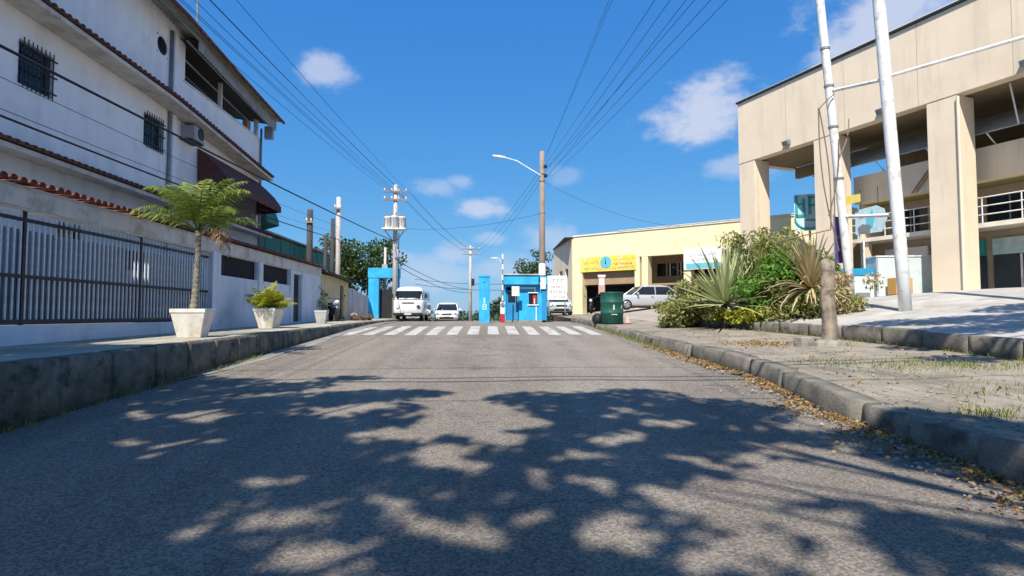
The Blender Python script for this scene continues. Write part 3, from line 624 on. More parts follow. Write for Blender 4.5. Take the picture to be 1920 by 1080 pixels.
# ------------------------------------------------------------------ trees
GAPS = [(0.02, 6.61, 0.59, 1.07), (-1.69, 7.25, 0.37, 0.31), (-0.83, 6.21, 0.46, 0.23), (-0.31, 5.1, 0.35, 0.34), (-3.29, 6.98, 0.35, 0.32), (-0.68, 3.97, 0.16, 0.17), (-0.49, 3.59, 0.15, 0.21), (-0.24, 3.48, 0.16, 0.12), (-0.96, 3.3, 0.14, 0.16), (-0.02, 3.65, 0.12, 0.11), (-1.74, 3.67, 0.12, 0.11), (-2.87, 5.76, 0.21, 0.16), (-3.36, 5.74, 0.16, 0.14), (-4.17, 7.2, 0.23, 0.24), (-3.06, 5.38, 0.15, 0.1), (1.33, 5.83, 0.19, 0.25), (0.84, 4.41, 0.16, 0.17), (1.91, 4.87, 0.23, 0.23), (0.84, 3.49, 0.21, 0.23), (1.9, 3.72, 0.69, 0.2), (1.4, 3.25, 0.21, 0.21), (2.98, 5.31, 0.64, 0.31), (0.4, 3.71, 0.1, 0.11), (1.61, 7.02, 0.23, 0.24), (1.98, 6.5, 0.21, 0.18), (-1.79, 4.58, 0.17, 0.08), (0.39, 4.57, 0.13, 0.15), (0.75, 5.12, 0.19, 0.12), (1.3, 4.25, 0.16, 0.11), (1.94, 3.25, 0.18, 0.13)]   # openings between the crowns, as the sun patches they let through (x, y, half sizes)
def open_gaps(p, base):
    w_ = p+np.array(base); h = w_[:, 2]-.25; gx = w_[:, 0]-h*(to_sun.x/to_sun.z); gy = w_[:, 1]-h*(to_sun.y/to_sun.z); keep = np.ones(len(p), bool)
    gx = gx+.13*np.sin(gy*5.3+gx*3.1)+.06*np.sin(gy*11-gx*7); gy = gy+.12*np.sin(gx*6.1+1)+.06*np.sin(gx*13+gy*5)
    for x, y, a, b in GAPS:
        d = np.sqrt(((gx-x)/(a+.03))**2+((gy-y)/(b+.05))**2); keep &= d > .82+.45*rng.random(len(p))
    return p[keep]
def tree(name, label, base, trunk_pts, trunk_r, limbs, clumps, per, leaf, mat, group=None, cat='tree'):
    t = thing(name, label, cat, base, 0, group); mb = MB(); mb.tube(trunk_pts, trunk_r, 9)
    for pts, rs in limbs: mb.tube(pts, rs, 6)
    mb.build('trunk', 'bark', t, True); p = clump_pts(clumps, per); p = open_gaps(p, base) if mat == 'street' else p; leaves('crown', p, leaf, mat, t, .55); return t
def rand_crown(cx, cy, cz, rx, ry, rz, n, cr):
    out = []
    for i in range(n):
        u = rng.normal(size=3); u /= np.linalg.norm(u); q = rng.random()**.4
        r = cr*(.6+.8*rng.random()); out.append((cx+u[0]*rx*q, cy+u[1]*ry*q, cz+u[2]*rz*q, r, r, r*.75))
    return out
def limbs_to(top, clumps, r):
    out = []
    for c in clumps:
        m_ = Vector(top).lerp(Vector(c[:3]), .5)+Vector((0, 0, .25)); out.append(([top, m_, c[:3]], [r, r*.6, r*.15]))
    return out
# two street trees behind the camera: they shade the foreground
S = Vector((to_sun.x/to_sun.z, to_sun.y/to_sun.z))       # horizontal run per metre of height towards the sun
def shade_clump(gx, gy, h, rx, ry):                      # a clump that hangs h above the road where its shade falls
    h *= 1.5; z = zr(gy)+h; return (gx+S.x*h, gy+S.y*h, z, rx*1.42, ry*1.75, .5)
A = [(-5.3, 9.6, 6.2, .7, .35), (-4.3, 9.4, 6.0, .6, .22), (-5.6, 8.4, 6.4, 1.0, .5), (-4.2, 8.5, 6.4, .8, .3), (-3.1, 8.9, 6.2, .55, .18), (-2.4, 9.6, 6.1, .4, .14), (-5.2, 7.2, 6.6, 1.0, .45), (-3.7, 7.4, 6.6, .8, .4),
     (-2.5, 7.75, 6.5, .7, .35), (-1.7, 8.1, 6.5, .5, .22), (-1.1, 8.25, 6.4, .45, .16), (-1.6, 7.2, 6.7, .6, .22), (-4.6, 6.0, 7, 1.1, .6), (-3.0, 6.4, 6.8, .9, .5), (-1.9, 6.4, 6.9, .7, .25), (-.95, 6.5, 6.8, .45, .15),
     (-3.9, 5.1, 7.2, 1.0, .5), (-2.5, 5.4, 7.1, .9, .45), (-1.5, 5.35, 7.1, .7, .3), (-3.2, 4.2, 7.4, .9, .5), (-1.9, 4.5, 7.3, .8, .4), (-.9, 4.7, 7.2, .6, .22), (-2.6, 3.5, 7.5, .8, .4), (-1.5, 3.2, 7.6, .5, .3), (-.6, 3.9, 7.4, .45, .2),
     (-6.3, 6.4, 6.6, 1.1, .8), (-5.8, 4.6, 7, 1.2, .9), (-4.6, 3.2, 7.5, 1.1, .8), (-2.2, 2.4, 7.6, 1, .6), (-6.6, 9.2, 6.2, .8, .7)]
B = [(.55, 7.9, 6.6, .45, .25), (1.25, 7.8, 6.6, .45, .25), (2.1, 8.15, 6.5, .5, .2), (1.1, 7.1, 6.8, .7, .35), (2.0, 7.25, 6.8, .7, .3), (2.9, 7.4, 6.7, .5, .22), (3.3, 7.0, 6.7, .4, .2), (.5, 6.4, 7, .6, .35), (1.5, 6.3, 7, .7, .35), (2.5, 6.6, 6.9, .7, .3),
     (.2, 5.6, 7.1, .6, .35), (1.1, 5.4, 7.2, .6, .3), (2.1, 5.7, 7.0, .6, .3), (3.0, 5.6, 7.0, .7, .28), (3.7, 5.25, 7.0, .5, .25), (0, 4.8, 7.3, .7, .35), (1.0, 4.6, 7.3, .5, .25), (.5, 4.0, 7.4, .5, .25), (-.2, 3.5, 7.5, .5, .3), (.9, 3.45, 7.5, .6, .2),
     (1.7, 4.9, 7.2, .4, .18), (2.3, 3.6, 7.4, .45, .25), (2.8, 3.3, 7.5, .5, .2), (4.2, 5.4, 6.9, .6, .4), (5.0, 4.6, 6.9, .9, .6), (.6, 2.7, 7.5, .8, .5), (4.9, 3.2, 7.2, 1, .7)]
ca = [shade_clump(*q) for q in A]; cb = [shade_clump(*q) for q in B]
def rel(cl, b): return [(x-b[0], y-b[1], z-b[2], rx, ry, rz) for x, y, z, rx, ry, rz in cl]
bA = (-6.6, -.8, .55); bB = (5.2, -2.6, .1)
ra = rel(ca, bA); rb = rel(cb, bB)
tree('street_tree', 'leafy street tree out of frame that shades the left foreground road', bA, [(0, 0, 0), (.1, .1, 1.8), (.5, .2, 3.6), (1.2, .4, 5.4)], [.24, .19, .16, .12],
     limbs_to((.5, .2, 3.6), ra[::5], .07)+limbs_to((1.2, .4, 5.4), ra[2::4], .05), ra, 2100, .22, 'street', 'street trees behind the viewer')
tree('street_tree', 'leafy street tree out of frame that shades the right foreground road', bB, [(0, 0, 0), (-.2, .1, 2.0), (-.8, .2, 4.2), (-1.8, .5, 6.0)], [.24, .2, .16, .12],
     limbs_to((-.8, .2, 4.2), rb[1::5], .07)+limbs_to((-1.8, .5, 6.0), rb[::4], .05), rb, 2100, .22, 'street', 'street trees behind the viewer')
cc = [shade_clump(*q) for q in ((9.3, 13.4, 5.6, .6, .3), (10.2, 12.8, 5.6, .7, .3), (11.0, 12.2, 5.6, .8, .35), (8.9, 11.6, 5.6, .7, .3), (9.9, 11.2, 5.6, .9, .4), (11.5, 11, 5.8, 1, .5), (8.3, 9.9, 5.6, .6, .25), (10.6, 9.6, 5.8, 1, .5), (12.4, 13.4, 5.6, .8, .4), (13, 11.5, 5.8, 1, .6))]
bC = (11.8, 4.0, zfore(11.8, 4)-.05); rc = rel(cc, bC)
tree('street_tree', 'leafy street tree out of frame that shades the right forecourt', bC, [(0, 0, 0), (-.1, .2, 2.0), (-.4, .5, 4.5), (-.8, 1, 6.2)], [.22, .18, .15, .1], limbs_to((-.4, .5, 4.5), rc, .06), rc, 1900, .2, 'street', 'street trees behind the viewer')
# background trees on the left and right
for nm, lab, b, cr in (('broadleaf_tree', 'dense broadleaf tree behind the dark utility poles', (-11.6, 44, 1), (0, 0, 4.0, 2.2, 2, 2.0, 26, .95)), ('broadleaf_tree', 'broadleaf tree behind the transformer pole and blue portal', (-8.9, 46, 1), (0, 0, 4.2, 2.0, 2, 2.4, 26, .95)),
                       ('broadleaf_tree', 'tree standing behind the left end of the cream yellow building', (5.0, 62, .9), (0, 0, 4.6, 1.6, 1.6, 3.0, 22, 1.0))):
    cl = rand_crown(*cr); tree(nm, lab, b, [(0, 0, -1), (.1, 0, 1.5), (0, 0, 3.5)], [.25, .18, .1], limbs_to((.1, 0, 1.6), cl[::4], .06), cl, 150, .30, 'tree', 'background trees')
cl = []
for i in range(120): x = rng.uniform(-60, 45); r = rng.uniform(1.5, 3.2); cl.append((x, rng.uniform(125, 150), -2+rng.uniform(.5, 4.6)+.8*math.sin(x*.3), r*1.4, r, r))
fw = leaves('distant_wood', clump_pts(cl, 9), .95, 'far', None, .7); tag(fw, 'hazy green band of far trees beyond the crest of the road', 'woodland', kind='stuff')

# ------------------------------------------------------------------ planted corner on the right
def bushy(name, label, base, clumps, per, leaf, mat, stems=5, cat='shrub'):
    t = thing(name, label, cat, base); mb = MB()
    for i in range(stems):
        c = clumps[i*len(clumps)//stems]; mb.tube([(random.uniform(-.1, .1), random.uniform(-.1, .1), -.05), (c[0]*.5, c[1]*.5, c[2]*.5), c[:3]], [.025, .018, .008], 5)
    mb.build('stems', 'bark', t); leaves('foliage', clump_pts(clumps, per), leaf, mat, t, .5); return t
def zg(x, y): return zfore(x, y) if x > xk2(y)+.05 else zpav(x, y)
def at(x, y): return (x, y, zg(x, y)-.02)
bushy('shrub', 'dusty olive shrub spilling over the kerb at the left of the planting', at(6.5, 18.7), [(random.uniform(-.75, .6), random.uniform(-.5, .5), random.uniform(.10, .85), .36, .36, .26) for _ in range(26)], 4200, .13, 'olive')
bushy('shrub', 'low olive shrub in front of the car park edge behind the sword plant', at(7.2, 19.6), [(random.uniform(-.9, .9), random.uniform(-.4, .4), random.uniform(.2, 1.3), .36, .36, .28) for _ in range(24)], 3600, .12, 'olive')
bushy('shrub', 'vivid green rounded shrub in the middle of the planting', at(8.5, 17.0), [(random.gauss(0, .42), random.gauss(0, .4), random.uniform(.2, 1.75), .42, .42, .34) for _ in range(34)], 3600, .13, 'bush')
bushy('shrub', 'tall pale grassy shrub behind the green shrub', at(9.2, 18.4), [(random.gauss(0, .75), random.gauss(0, .4), random.uniform(.4, 2.55), .4, .4, .4) for _ in range(34)], 2600, .14, 'olive')
bushy('shrub', 'dry yellowing shrub beside the weathered post', at(9.9, 15.9), [(random.gauss(0, .35), random.gauss(0, .3), random.uniform(.1, .95), .3, .3, .28) for _ in range(18)], 3400, .12, 'straw')
bushy('shrub', 'low yellow green ground cover along the kerb under the sword plant', at(7.55, 17.0), [(random.uniform(-.75, .85), random.uniform(-.9, .6), random.uniform(.05, .34), .28, .28, .16) for _ in range(28)], 6000, .11, 'areca')
def rosette(name, label, base, n, ln, wd, mat, elr, azr=(0, 6.28), curl=(.1, .5), stalk=0, z0=.1):
    t = thing(name, label, 'plant', base)
    MB().tube([(0, 0, -.05), (0, 0, z0)], [.10, .07], 8).build('stem', 'bark', t)
    for i in range(n):
        v = []; f = []; az = azr[0]+(azr[1]-azr[0])*(i*.618 % 1); el = R(random.uniform(*elr))
        blade(v, f, (0, 0, z0), az, el, ln*random.uniform(.7, 1.1), wd*random.uniform(.8, 1.2), random.uniform(*curl)*(1.3-el/1.6)); tri_mesh('leaf', np.array(v), np.array(f), mat, t)
    return t
rosette('sword_plant', 'large spiky sword leaved plant with pale green stiff leaves', at(7.15, 17.2), 100, 2.0, .14, 'sword', (-8, 88), curl=(.0, .3), z0=.75)
rosette('dry_palm', 'fan of dry straw coloured palm leaves behind the weathered post', at(9.1, 15.9), 110, 1.85, .10, 'straw', (-12, 80), (R(80), R(280)), (.25, .8), z0=.8)
bushy('shrub', 'leafy mid green shrub filling the gap behind the dry palm fan', at(9.0, 16.8), [(random.gauss(0, .5), random.gauss(0, .35), random.uniform(.2, 1.7), .4, .4, .34) for _ in range(30)], 3000, .14, 'bush')
bushy('shrub', 'olive undergrowth at the foot of the dry palm fan', at(8.95, 15.7), [(random.gauss(0, .5), random.gauss(0, .3), random.uniform(.1, .7), .32, .32, .26) for _ in range(22)], 4200, .12, 'olive')
rosette('sword_plant', 'spiky yellow green plant leaning out behind the vivid green shrub', at(8.45, 17.8), 70, 1.9, .07, 'olive', (25, 88), curl=(0, .4), z0=.8)
rosette('sword_plant', 'smaller spiky plant half hidden by the green shrub', at(8.0, 17.9), 44, 1.6, .09, 'sword', (20, 88), curl=(0, .3), z0=.6)
rosette('sword_plant', 'tall grassy spiky plant with arching yellow green blades under the tall building sign', at(9.3, 17.0), 90, 1.9, .06, 'olive', (30, 88), curl=(.1, .5), z0=.6)
fl = thing('flower_stalk', 'tall brown dried flower stalk above the spiky plant', 'plant', at(7.35, 17.9)); MB().tube([(0, 0, 0), (.02, 0, 1.5), (.1, 0, 2.7)], [.03, .02, .008], 6).build('stem', 'brown', fl)
leaves('seed_head', clump_pts([(.1, 0, 2.65, .3, .25, .16), (.0, 0, 2.35, .2, .2, .1), (.22, 0, 2.8, .2, .2, .1)], 3000), .09, 'straw', fl)['kind'] = 'stuff'

# weathered post by the kerb, with the block at its foot
pt = thing('timber_post', 'weathered grey timber post standing by the forecourt kerb', 'post', (7.22, 12.0, zpav(7.22, 12)-.02))
rings = []
for i in range(12):
    t = i/11; rings.append([(.155*(1-.15*t)*math.cos(a)*(1+.1*math.sin(9*t+a))*(1+.12*math.sin(3*a+5*t))+(.01*math.sin(7*t)), .14*(1-.15*t)*math.sin(a)*(1+.1*math.sin(4*a+7*t)), -.1+1.93*t+(0 if i < 11 else .03*math.sin(2*a))) for a in frange(0, 2*math.pi, .35)[:-1]])
MB().loft(rings).build('post', 'wood', pt, True)
MB().lathe([(.36, -.05), (.33, .08), (.23, .14)], 11, (.02, 0, 0)).build('concrete_foot', 'block', pt)
bk = MB().cbox((0, 0, .10), (.34, .22, .22), R(12)).build('concrete_block', 'block', None, bevel=.02); bk.location = (6.72, 12.05, zpav(6.7, 12)-.02); tag(bk, 'rough concrete block lying on the pavement beside the post', 'block')

# ------------------------------------------------------------------ tall sand coloured building on the right
TB = thing('commercial_building', 'tall sand coloured commercial building with a high portico on thick columns', 'building', (12.46, 28, 2.0), math.atan2(-7.5, 2.74))
LZ = lambda z: z-2.0
SL = 17.5
MB().box(0, SL, 0, .45, LZ(9.0), LZ(12.05)).build('fascia', 'cream', TB, bevel=.01)
MB().box(.002, .4, .452, 3.6, LZ(9.0), LZ(12.05)).build('side_fascia', 'cream', TB)
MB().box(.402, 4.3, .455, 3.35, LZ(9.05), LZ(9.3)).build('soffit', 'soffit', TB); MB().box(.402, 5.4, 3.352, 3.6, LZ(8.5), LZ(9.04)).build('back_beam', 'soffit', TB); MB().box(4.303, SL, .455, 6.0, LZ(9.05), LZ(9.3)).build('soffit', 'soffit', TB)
MB().box(-.06, SL, -.08, .52, LZ(12.052), LZ(12.14)).build('coping', 'metal', TB); MB().box(-.02, 4.3, .0, .5, LZ(12.145), LZ(12.2)).build('roof_edge', 'coping', TB); MB().box(4.303, SL, .0, 5.8, LZ(12.145), LZ(12.22)).build('roof', 'coping', TB)
for s in (0, 4.3, 8.95, 13.6): MB().box(s+.003, s+1.0, .02, .95, -1.0, LZ(8.998)).build('column', 'cream', TB, bevel=.015)
# inner floors behind the columns
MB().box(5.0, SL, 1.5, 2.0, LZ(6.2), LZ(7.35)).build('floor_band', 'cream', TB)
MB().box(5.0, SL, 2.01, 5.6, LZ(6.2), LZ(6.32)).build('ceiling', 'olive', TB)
MB().wall((5.0, 3.0, LZ(3.6)), (1, 0, 0), (0, 1, 0), SL-5, LZ(3.6), LZ(6.195), .2, [(.6+1.75*i, 2.05+1.75*i, LZ(4.75), LZ(5.85)) for i in range(7)]).build('shop_wall', 'brownwall', TB)
for i in range(7):
    wn = MB().box(5.6+1.75*i, 7.05+1.75*i, 3.1, 3.13, LZ(4.75), LZ(5.85)).build('window', 'darkglass', TB); MB().box(6.3+1.75*i, 6.35+1.75*i, 3.06, 3.098, LZ(4.75), LZ(5.85)).build('mullion', 'greymetal', wn)
MB().box(5.0, SL, 1.2, 2.99, LZ(4.5), LZ(4.66)).build('walkway_slab', 'coping', TB)
MB().box(5.0, SL, 2.4, 2.6, -.6, LZ(4.49)).build('ground_floor_wall', 'brownwall', TB)
for s in (5.5, 8.4, 11.3, 14.2): MB().box(s, s+.22, 1.3, 1.5, -.6, LZ(4.49)).build('slab_post', 'cream', TB)
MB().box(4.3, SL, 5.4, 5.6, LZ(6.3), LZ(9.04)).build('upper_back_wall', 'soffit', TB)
MB().wall((5.0, 1.8, LZ(2)), (0, 1, 0), (1, 0, 0), 3.8, -.6, LZ(6.19), .1).build('inner_end_wall', 'cream', TB)
# grey canopy sheets with struts above the floor band
cn = None
for i in range(7):
    s0 = 3.3+1.98*i; c_ = MB().add([(s0, 1.1, LZ(7.75)), (s0+1.94, 1.1, LZ(7.75)), (s0+1.94, 2.7, LZ(8.75)), (s0, 2.7, LZ(8.75)), (s0, 1.1, LZ(7.71)), (s0+1.94, 1.1, LZ(7.71)), (s0+1.94, 2.7, LZ(8.71)), (s0, 2.7, LZ(8.71))],
        [(0,1,2,3),(7,6,5,4),(0,4,5,1),(3,2,6,7),(0,3,7,4),(1,5,6,2)]).build('canopy_sheet', 'canopy', TB)
    MB().tube([(s0+.95, 1.15, LZ(7.72)), (s0+.95, 1.7, LZ(7.36))], .025, 6).build('strut', 'whitemetal', TB); MB().tube([(s0+1.9, 1.1, LZ(7.76)), (s0+1.9, .7, LZ(9.04))], .025, 6).build('strut', 'whitemetal', TB)
MB().tube([(7.6, 1.44, LZ(6.2)), (8.5, 1.44, LZ(7.3))], .03, 6).build('strut', 'tan', TB); MB().tube([(7.45, 1.44, LZ(6.2)), (8.35, 1.44, LZ(7.3))], .03, 6).build('strut', 'tan', TB)
for s in (5.0, 9.65): MB().tube([(s+.35, -.03, -.6), (s+.35, -.03, LZ(8.9))], .05, 8).build('downpipe', 'cream', TB)
for i in range(6):
    s0 = 5.75+1.95*i; p_ = MB().box(s0, s0+1.7, 2.3, 2.39, -.2, 1.6).build('shop_front', 'glass', TB); MB().box(s0, s0+1.7, 2.26, 2.385, 1.62, 2.2).build('shop_fascia', ('signwhite', 'teal', 'tealpale', 'cyan', 'signwhite', 'stallblue')[i], p_); MB().box(s0+.82, s0+.88, 2.25, 2.298, -.2, 1.6).build('mullion', 'whitemetal', p_)
for z in (4.95, 5.25, 5.55): MB().tube([(5.05, 1.28, LZ(z)), (SL, 1.28, LZ(z))], .022, 6).build('handrail', 'whitemetal', TB)
for i in range(11): MB().tube([(5.3+1.15*i, 1.28, LZ(4.66)), (5.3+1.15*i, 1.28, LZ(5.56))], .02, 6).build('baluster', 'whitemetal', TB)
for s in (3.0, 7.4, 12.0): q = MB().cbox((s, -.12, LZ(9.25)), (.3, .2, .2), 0, R(25)).build('floodlight', 'greymetal', TB)
for s in (2.9, 5.8, 8.7, 11.6, 14.5): MB().box(s-.008, s+.008, -.004, .003, LZ(9.02), LZ(12.04)).build('expansion_joint', 'brownwall', TB)
# teal signs and banners on it
ts = thing('shop_sign', 'teal shop sign with block letters and a swoosh seen through the portico', 'sign', (14.3, 26.2, 5.4), R(-25))
MB().box(-.04, 1.25, .02, .05, 0, 1.7).build('mesh_panel', 'tealpale', ts)
sm = MB()
for x0, z0, x1, z1 in ((.0, .65, .12, 1.65), (.0, .65, .4, .77), (.3, .65, .42, 1.5), (.55, .75, .67, 1.6), (.55, 1.5, .95, 1.6), (.55, 1.12, .9, 1.22), (.83, .72, .95, 1.58), (1.05, .8, 1.17, 1.6), (.1, 1.2, .3, 1.28), (.45, .45, 1.1, .52)): sm.box(x0, x1, -.02, .018, z0, z1)
sm.build('lettering', 'teal', ts)
MB().tube([(.6-.62*math.cos(t), -.0, .62-.55*math.sin(t)) for t in frange(.05, math.pi-.1, .25)], .045, 6).build('swoosh', 'teal', ts)
MB().tube([(.6, .1, -3.4), (.6, .1, 0)], .05, 8).build('post', 'greymetal', ts)
rs = thing('shop_sign', 'rounded white sign with a teal emblem hung before the shop windows', 'sign', (14.35, 21.9, 4.62), math.atan2(-7.5, 2.74))
MB().prism([(.0, 0), (1.05, .0), (1.25, .45), (1.15, .85), (.85, 1.02), (.0, .95)], 0, .04).build('panel', 'tealpale', rs)
MB().prism([(.45, .35), (.7, .2), (.8, .55), (.72, .9), (.6, .72), (.48, .75)], -.02, -.002).build('emblem', 'cyan', rs); MB().prism([(.15, .05), (.6, .02), (.62, .3), (.3, .38), (.12, .25)], -.02, -.002).build('print', 'greyprint', rs); MB().box(.2, .38, -.02, -.002, .65, .72).build('print', 'pink', rs)
for x in (.2, .9): MB().tube([(x, .06, .8), (x, .06, 1.75)], .012, 5).build('hanger', 'metal', rs)
yb = MB().box(0, .9, 0, .02, 0, .32).build('yellow_placard', 'banneryellow', None); yb.location = (14.0, 22.35, 5.85); yb.rotation_euler = (0, 0, math.atan2(-7.5, 2.74)); tag(yb, 'small yellow placard under the floor band of the tall building', 'placard')
# market stall in front of it
st = thing('stall_counter', 'pale stall counter with a bright blue band below the tall building', 'stall', (13.1, 20.9, zfore(13.1, 20.9)-.03), R(-8))
MB().box(0, 1.15, 0, .7, 0, .95).build('counter', 'stall', st, bevel=.01); MB().box(-.05, 1.15, -.04, .72, .955, 1.2).build('band', 'stallblue', st); MB().box(.5, 1.0, -.012, -.002, .1, .3).build('vent', 'greyprint', st)
for x in (.02, 1.1): MB().box(x, x+.05, .6, .65, 1.2, 2.3).build('post', 'whitemetal', st)
s2 = thing('stall_cabinet', 'tall pale cabinet beside the blue banded stall counter', 'cabinet', (14.3, 20.65, zfore(14.3, 20.65)-.03), R(-8))
MB().box(0, 2.4, 0, .8, 0, 1.45).build('body', 'stall', s2, bevel=.012); MB().box(.02, .04, -.012, -.002, .1, 1.4).build('door_gap', 'greyprint', s2); MB().box(-.03, 2.43, -.03, .83, 1.455, 1.5).build('top', 'whitemetal', s2)
ob = MB().box(0, .62, 0, .45, 0, .6).build('cardboard_box', 'orange', None, bevel=.012); ob.location = (14.5, 19.95, zfore(14.5, 19.95)-.02); tag(ob, 'orange brown cardboard box on the forecourt before the stall', 'box')
pc = thing('purple_flag', 'dark purple cloth flag hanging beside the white frame pole', 'flag', (10.05, 16.3, 3.0)); vs = []
for i in range(9):
    for j in range(4): vs.append((.06*math.sin(i*.9+j)*.4+j*.085, .04*math.sin(i*.7+j*1.6), i*.17))
MB().add(vs, [(i*4+j, i*4+j+1, i*4+j+5, i*4+j+4) for i in range(8) for j in range(3)]).build('cloth', 'purple', pc, True); MB().tube([(-.01, 0, -1.3), (-.01, 0, 1.42)], .015, 6).build('stick', 'greymetal', pc)

# white steel frame (two leaning posts with cross bars) and the old pole with ropes
ff = thing('sign_frame', 'tall white steel frame of leaning posts joined by cross bars', 'frame', (10.3, 16, 1.9))
def w2(p): return (p[0]-10.3, p[1]-16, p[2]-1.9)
PA = [(9.52, 16, 11.9), (9.61, 16, 10.65), (10.21, 16, 3.17), (10.32, 16, 1.6)]; PBb = [(10.2, 14.5, 11.6), (10.31, 14.5, 9.83), (10.7, 14.5, 3.02), (10.78, 14.5, 1.4)]
MB().tube([w2(p) for p in PA], .115, 12).build('post', 'whitemetal', ff, True); MB().tube([w2(p) for p in PBb], .15, 12).build('post', 'whitemetal', ff, True)
for za, zb in ((7.95, 7.7), (4.3, 4.1)):
    def onp(P, z): return tuple(np.array([np.interp(z, [q[2] for q in P[::-1]], [q[k] for q in P[::-1]]) for k in range(3)]))
    MB().tube([w2(onp(PA, za)), w2(onp(PBb, zb))], .05, 8).build('cross_bar', 'whitemetal', ff)
for z in (9.2, 8.1, 6.9, 5.4): q = onp(PA, z); MB().lathe([(.135, -.03), (.135, .03)], 12, w2(q)).build('collar', 'greymetal', ff)
q = onp(PBb, 7.75); MB().tube([w2(q), w2((12.75, 12.4, 8.0))], .045, 8).build('cross_bar', 'whitemetal', ff); MB().tube([w2((12.55, 12.4, 11.4)), w2((12.9, 12.4, 1.6))], .14, 12).build('post', 'whitemetal', ff, True)
MB().tube([w2((9.62, 16, 10.6)), w2((9.95, 15.9, 10.95)), w2((10.2, 15.9, 11.5))], .015, 5).build('guy_wire', 'whitemetal', ff); None
op = thing('dangling_cables', 'old loose cables dangling from the left post of the white steel frame', 'cables', (9.75, 15.85, 7.9))
for k, (a, b, sg) in enumerate((((.1, 0, -.1), (-.35, 0, -.55), -.05), ((-.35, 0, -.55), (-.1, 0, -4.0), .12), ((-.36, .02, -.5), (.12, 0, -4.6), -.16), ((.2, 0, -1.4), (-.15, 0, -3.6), .1), ((-.1, 0, -4.0), (-1.7, .2, -4.35), .0), ((.2, 0, -1.9), (.9, .6, -.6), .08))):
    pts = [Vector(a).lerp(Vector(b), t)+Vector((sg*math.sin(math.pi*t), -.03, -abs(sg)*.4*math.sin(math.pi*t))) for t in frange(0, 1, .1)]; MB().tube(pts, .018, 5).build('cable', 'rope', op)

# ------------------------------------------------------------------ cream yellow building across the back
YB = thing('shop_building', 'long cream yellow shop building with banner and columns behind the car park', 'building', (5.9, 40, 1.5), math.atan2(-7.4, 8.85))
YL = 17.2; Z = lambda z: z-1.5
MB().box(0, YL, 0, .4, Z(5.25), Z(6.93)).build('fascia', 'yellow', YB, bevel=.01); MB().box(-.05, YL, -.06, .5, Z(6.932), Z(7.03)).build('coping', 'coping', YB)
MB().add([(0, .4, Z(6.9)), (YL, .4, Z(6.9)), (YL, 8, Z(6.5)), (2, 9, Z(6.5))], [(0, 1, 2, 3)]).build('roof', 'corr', YB)
for i in range(22): MB().box(3.5+i*.62, 3.5+i*.62+.56, -.09, .25, Z(7.032), Z(7.075)).build('coping_slab', 'coping', YB)
for s0, s1 in ((0, .7), (4.62, 4.98), (5.12, 5.55), (7.9, 8.35), (11.0, 11.5), (14.2, 14.7)): MB().box(s0+.003, s1, .01, .62, -.6, Z(5.248)).build('column', 'yellow', YB, bevel=.012)
# the left end wall runs back along the road
ew = thing('end_wing', 'sand coloured end wing of the shop building facing the road', 'building', (5.88, 40.1, 1.5))
MB().wall((-.02, .35, -.5), (-.06, .998, 0), (1, 0, 0), 7.5, -.5, Z(6.9), .3, [(1.4, 2.6, Z(3.2), Z(4.9)), (3.6, 5.0, Z(3.2), Z(4.9))]).build('wall', 'cream', ew)
for u in (1.4, 3.6): MB().box(-.02-.06*u+.12, -.02-.06*u+.16, .35+u, .35+u+1.3, Z(3.2), Z(4.9)).build('window', 'darkglass', ew)
MB().box(-.55, .35, .3, 7.9, Z(6.905), Z(6.98)).build('coping', 'metal', ew)
# back wall with two storeys of windows
MB().wall((.7, 2.0, -.5), (1, 0, 0), (0, 1, 0), YL-.7, -.5, Z(5.6), .2, [(4.6+.75*i, 5.22+.75*i, Z(4.05), Z(4.9)) for i in range(12)]+[(4.6+.95*i, 5.4+.95*i, Z(1.9), Z(3.2)) for i in range(10)]).build('back_wall', 'tan', YB)
for i in range(12): MB().box(4.6+.7+.75*i, 5.22+.7+.75*i, 2.08, 2.1, Z(4.05), Z(4.9)).build('window', 'darkglass', YB)
for i in range(10): MB().box(4.6+.7+.95*i, 5.4+.7+.95*i, 2.08, 2.1, Z(1.9), Z(3.2)).build('shop_window', 'darkglass', YB)
for i in range(4): MB().box(6.2+.75*i, 6.27+.75*i, 1.95, 1.998, Z(4.05), Z(4.9)).build('mullion', 'yellow', YB)
MB().box(6.9, 7.1, 1.0, 1.2, -.5, Z(3.4)).build('porch_post', 'yellow', YB); MB().box(5.56, YL, .64, 1.98, Z(3.4), Z(3.52)).build('canopy_slab', 'tan', YB)
MB().box(.71, 4.6, .3, .42, Z(3.55), Z(4.42)).build('shop_fascia', 'tan', YB); MB().box(-.6, 4.6, .65, 1.99, Z(5.2), Z(5.24)).build('ceiling', 'soffit', YB)
MB().box(-.9, 4.6, 1.7, 1.75, -.4, Z(3.5)).build('shop_front', 'darkglass', YB); MB().box(-1.3, .698, 2.0, 2.2, -.5, Z(5.6)).build('back_wall', 'tan', YB)
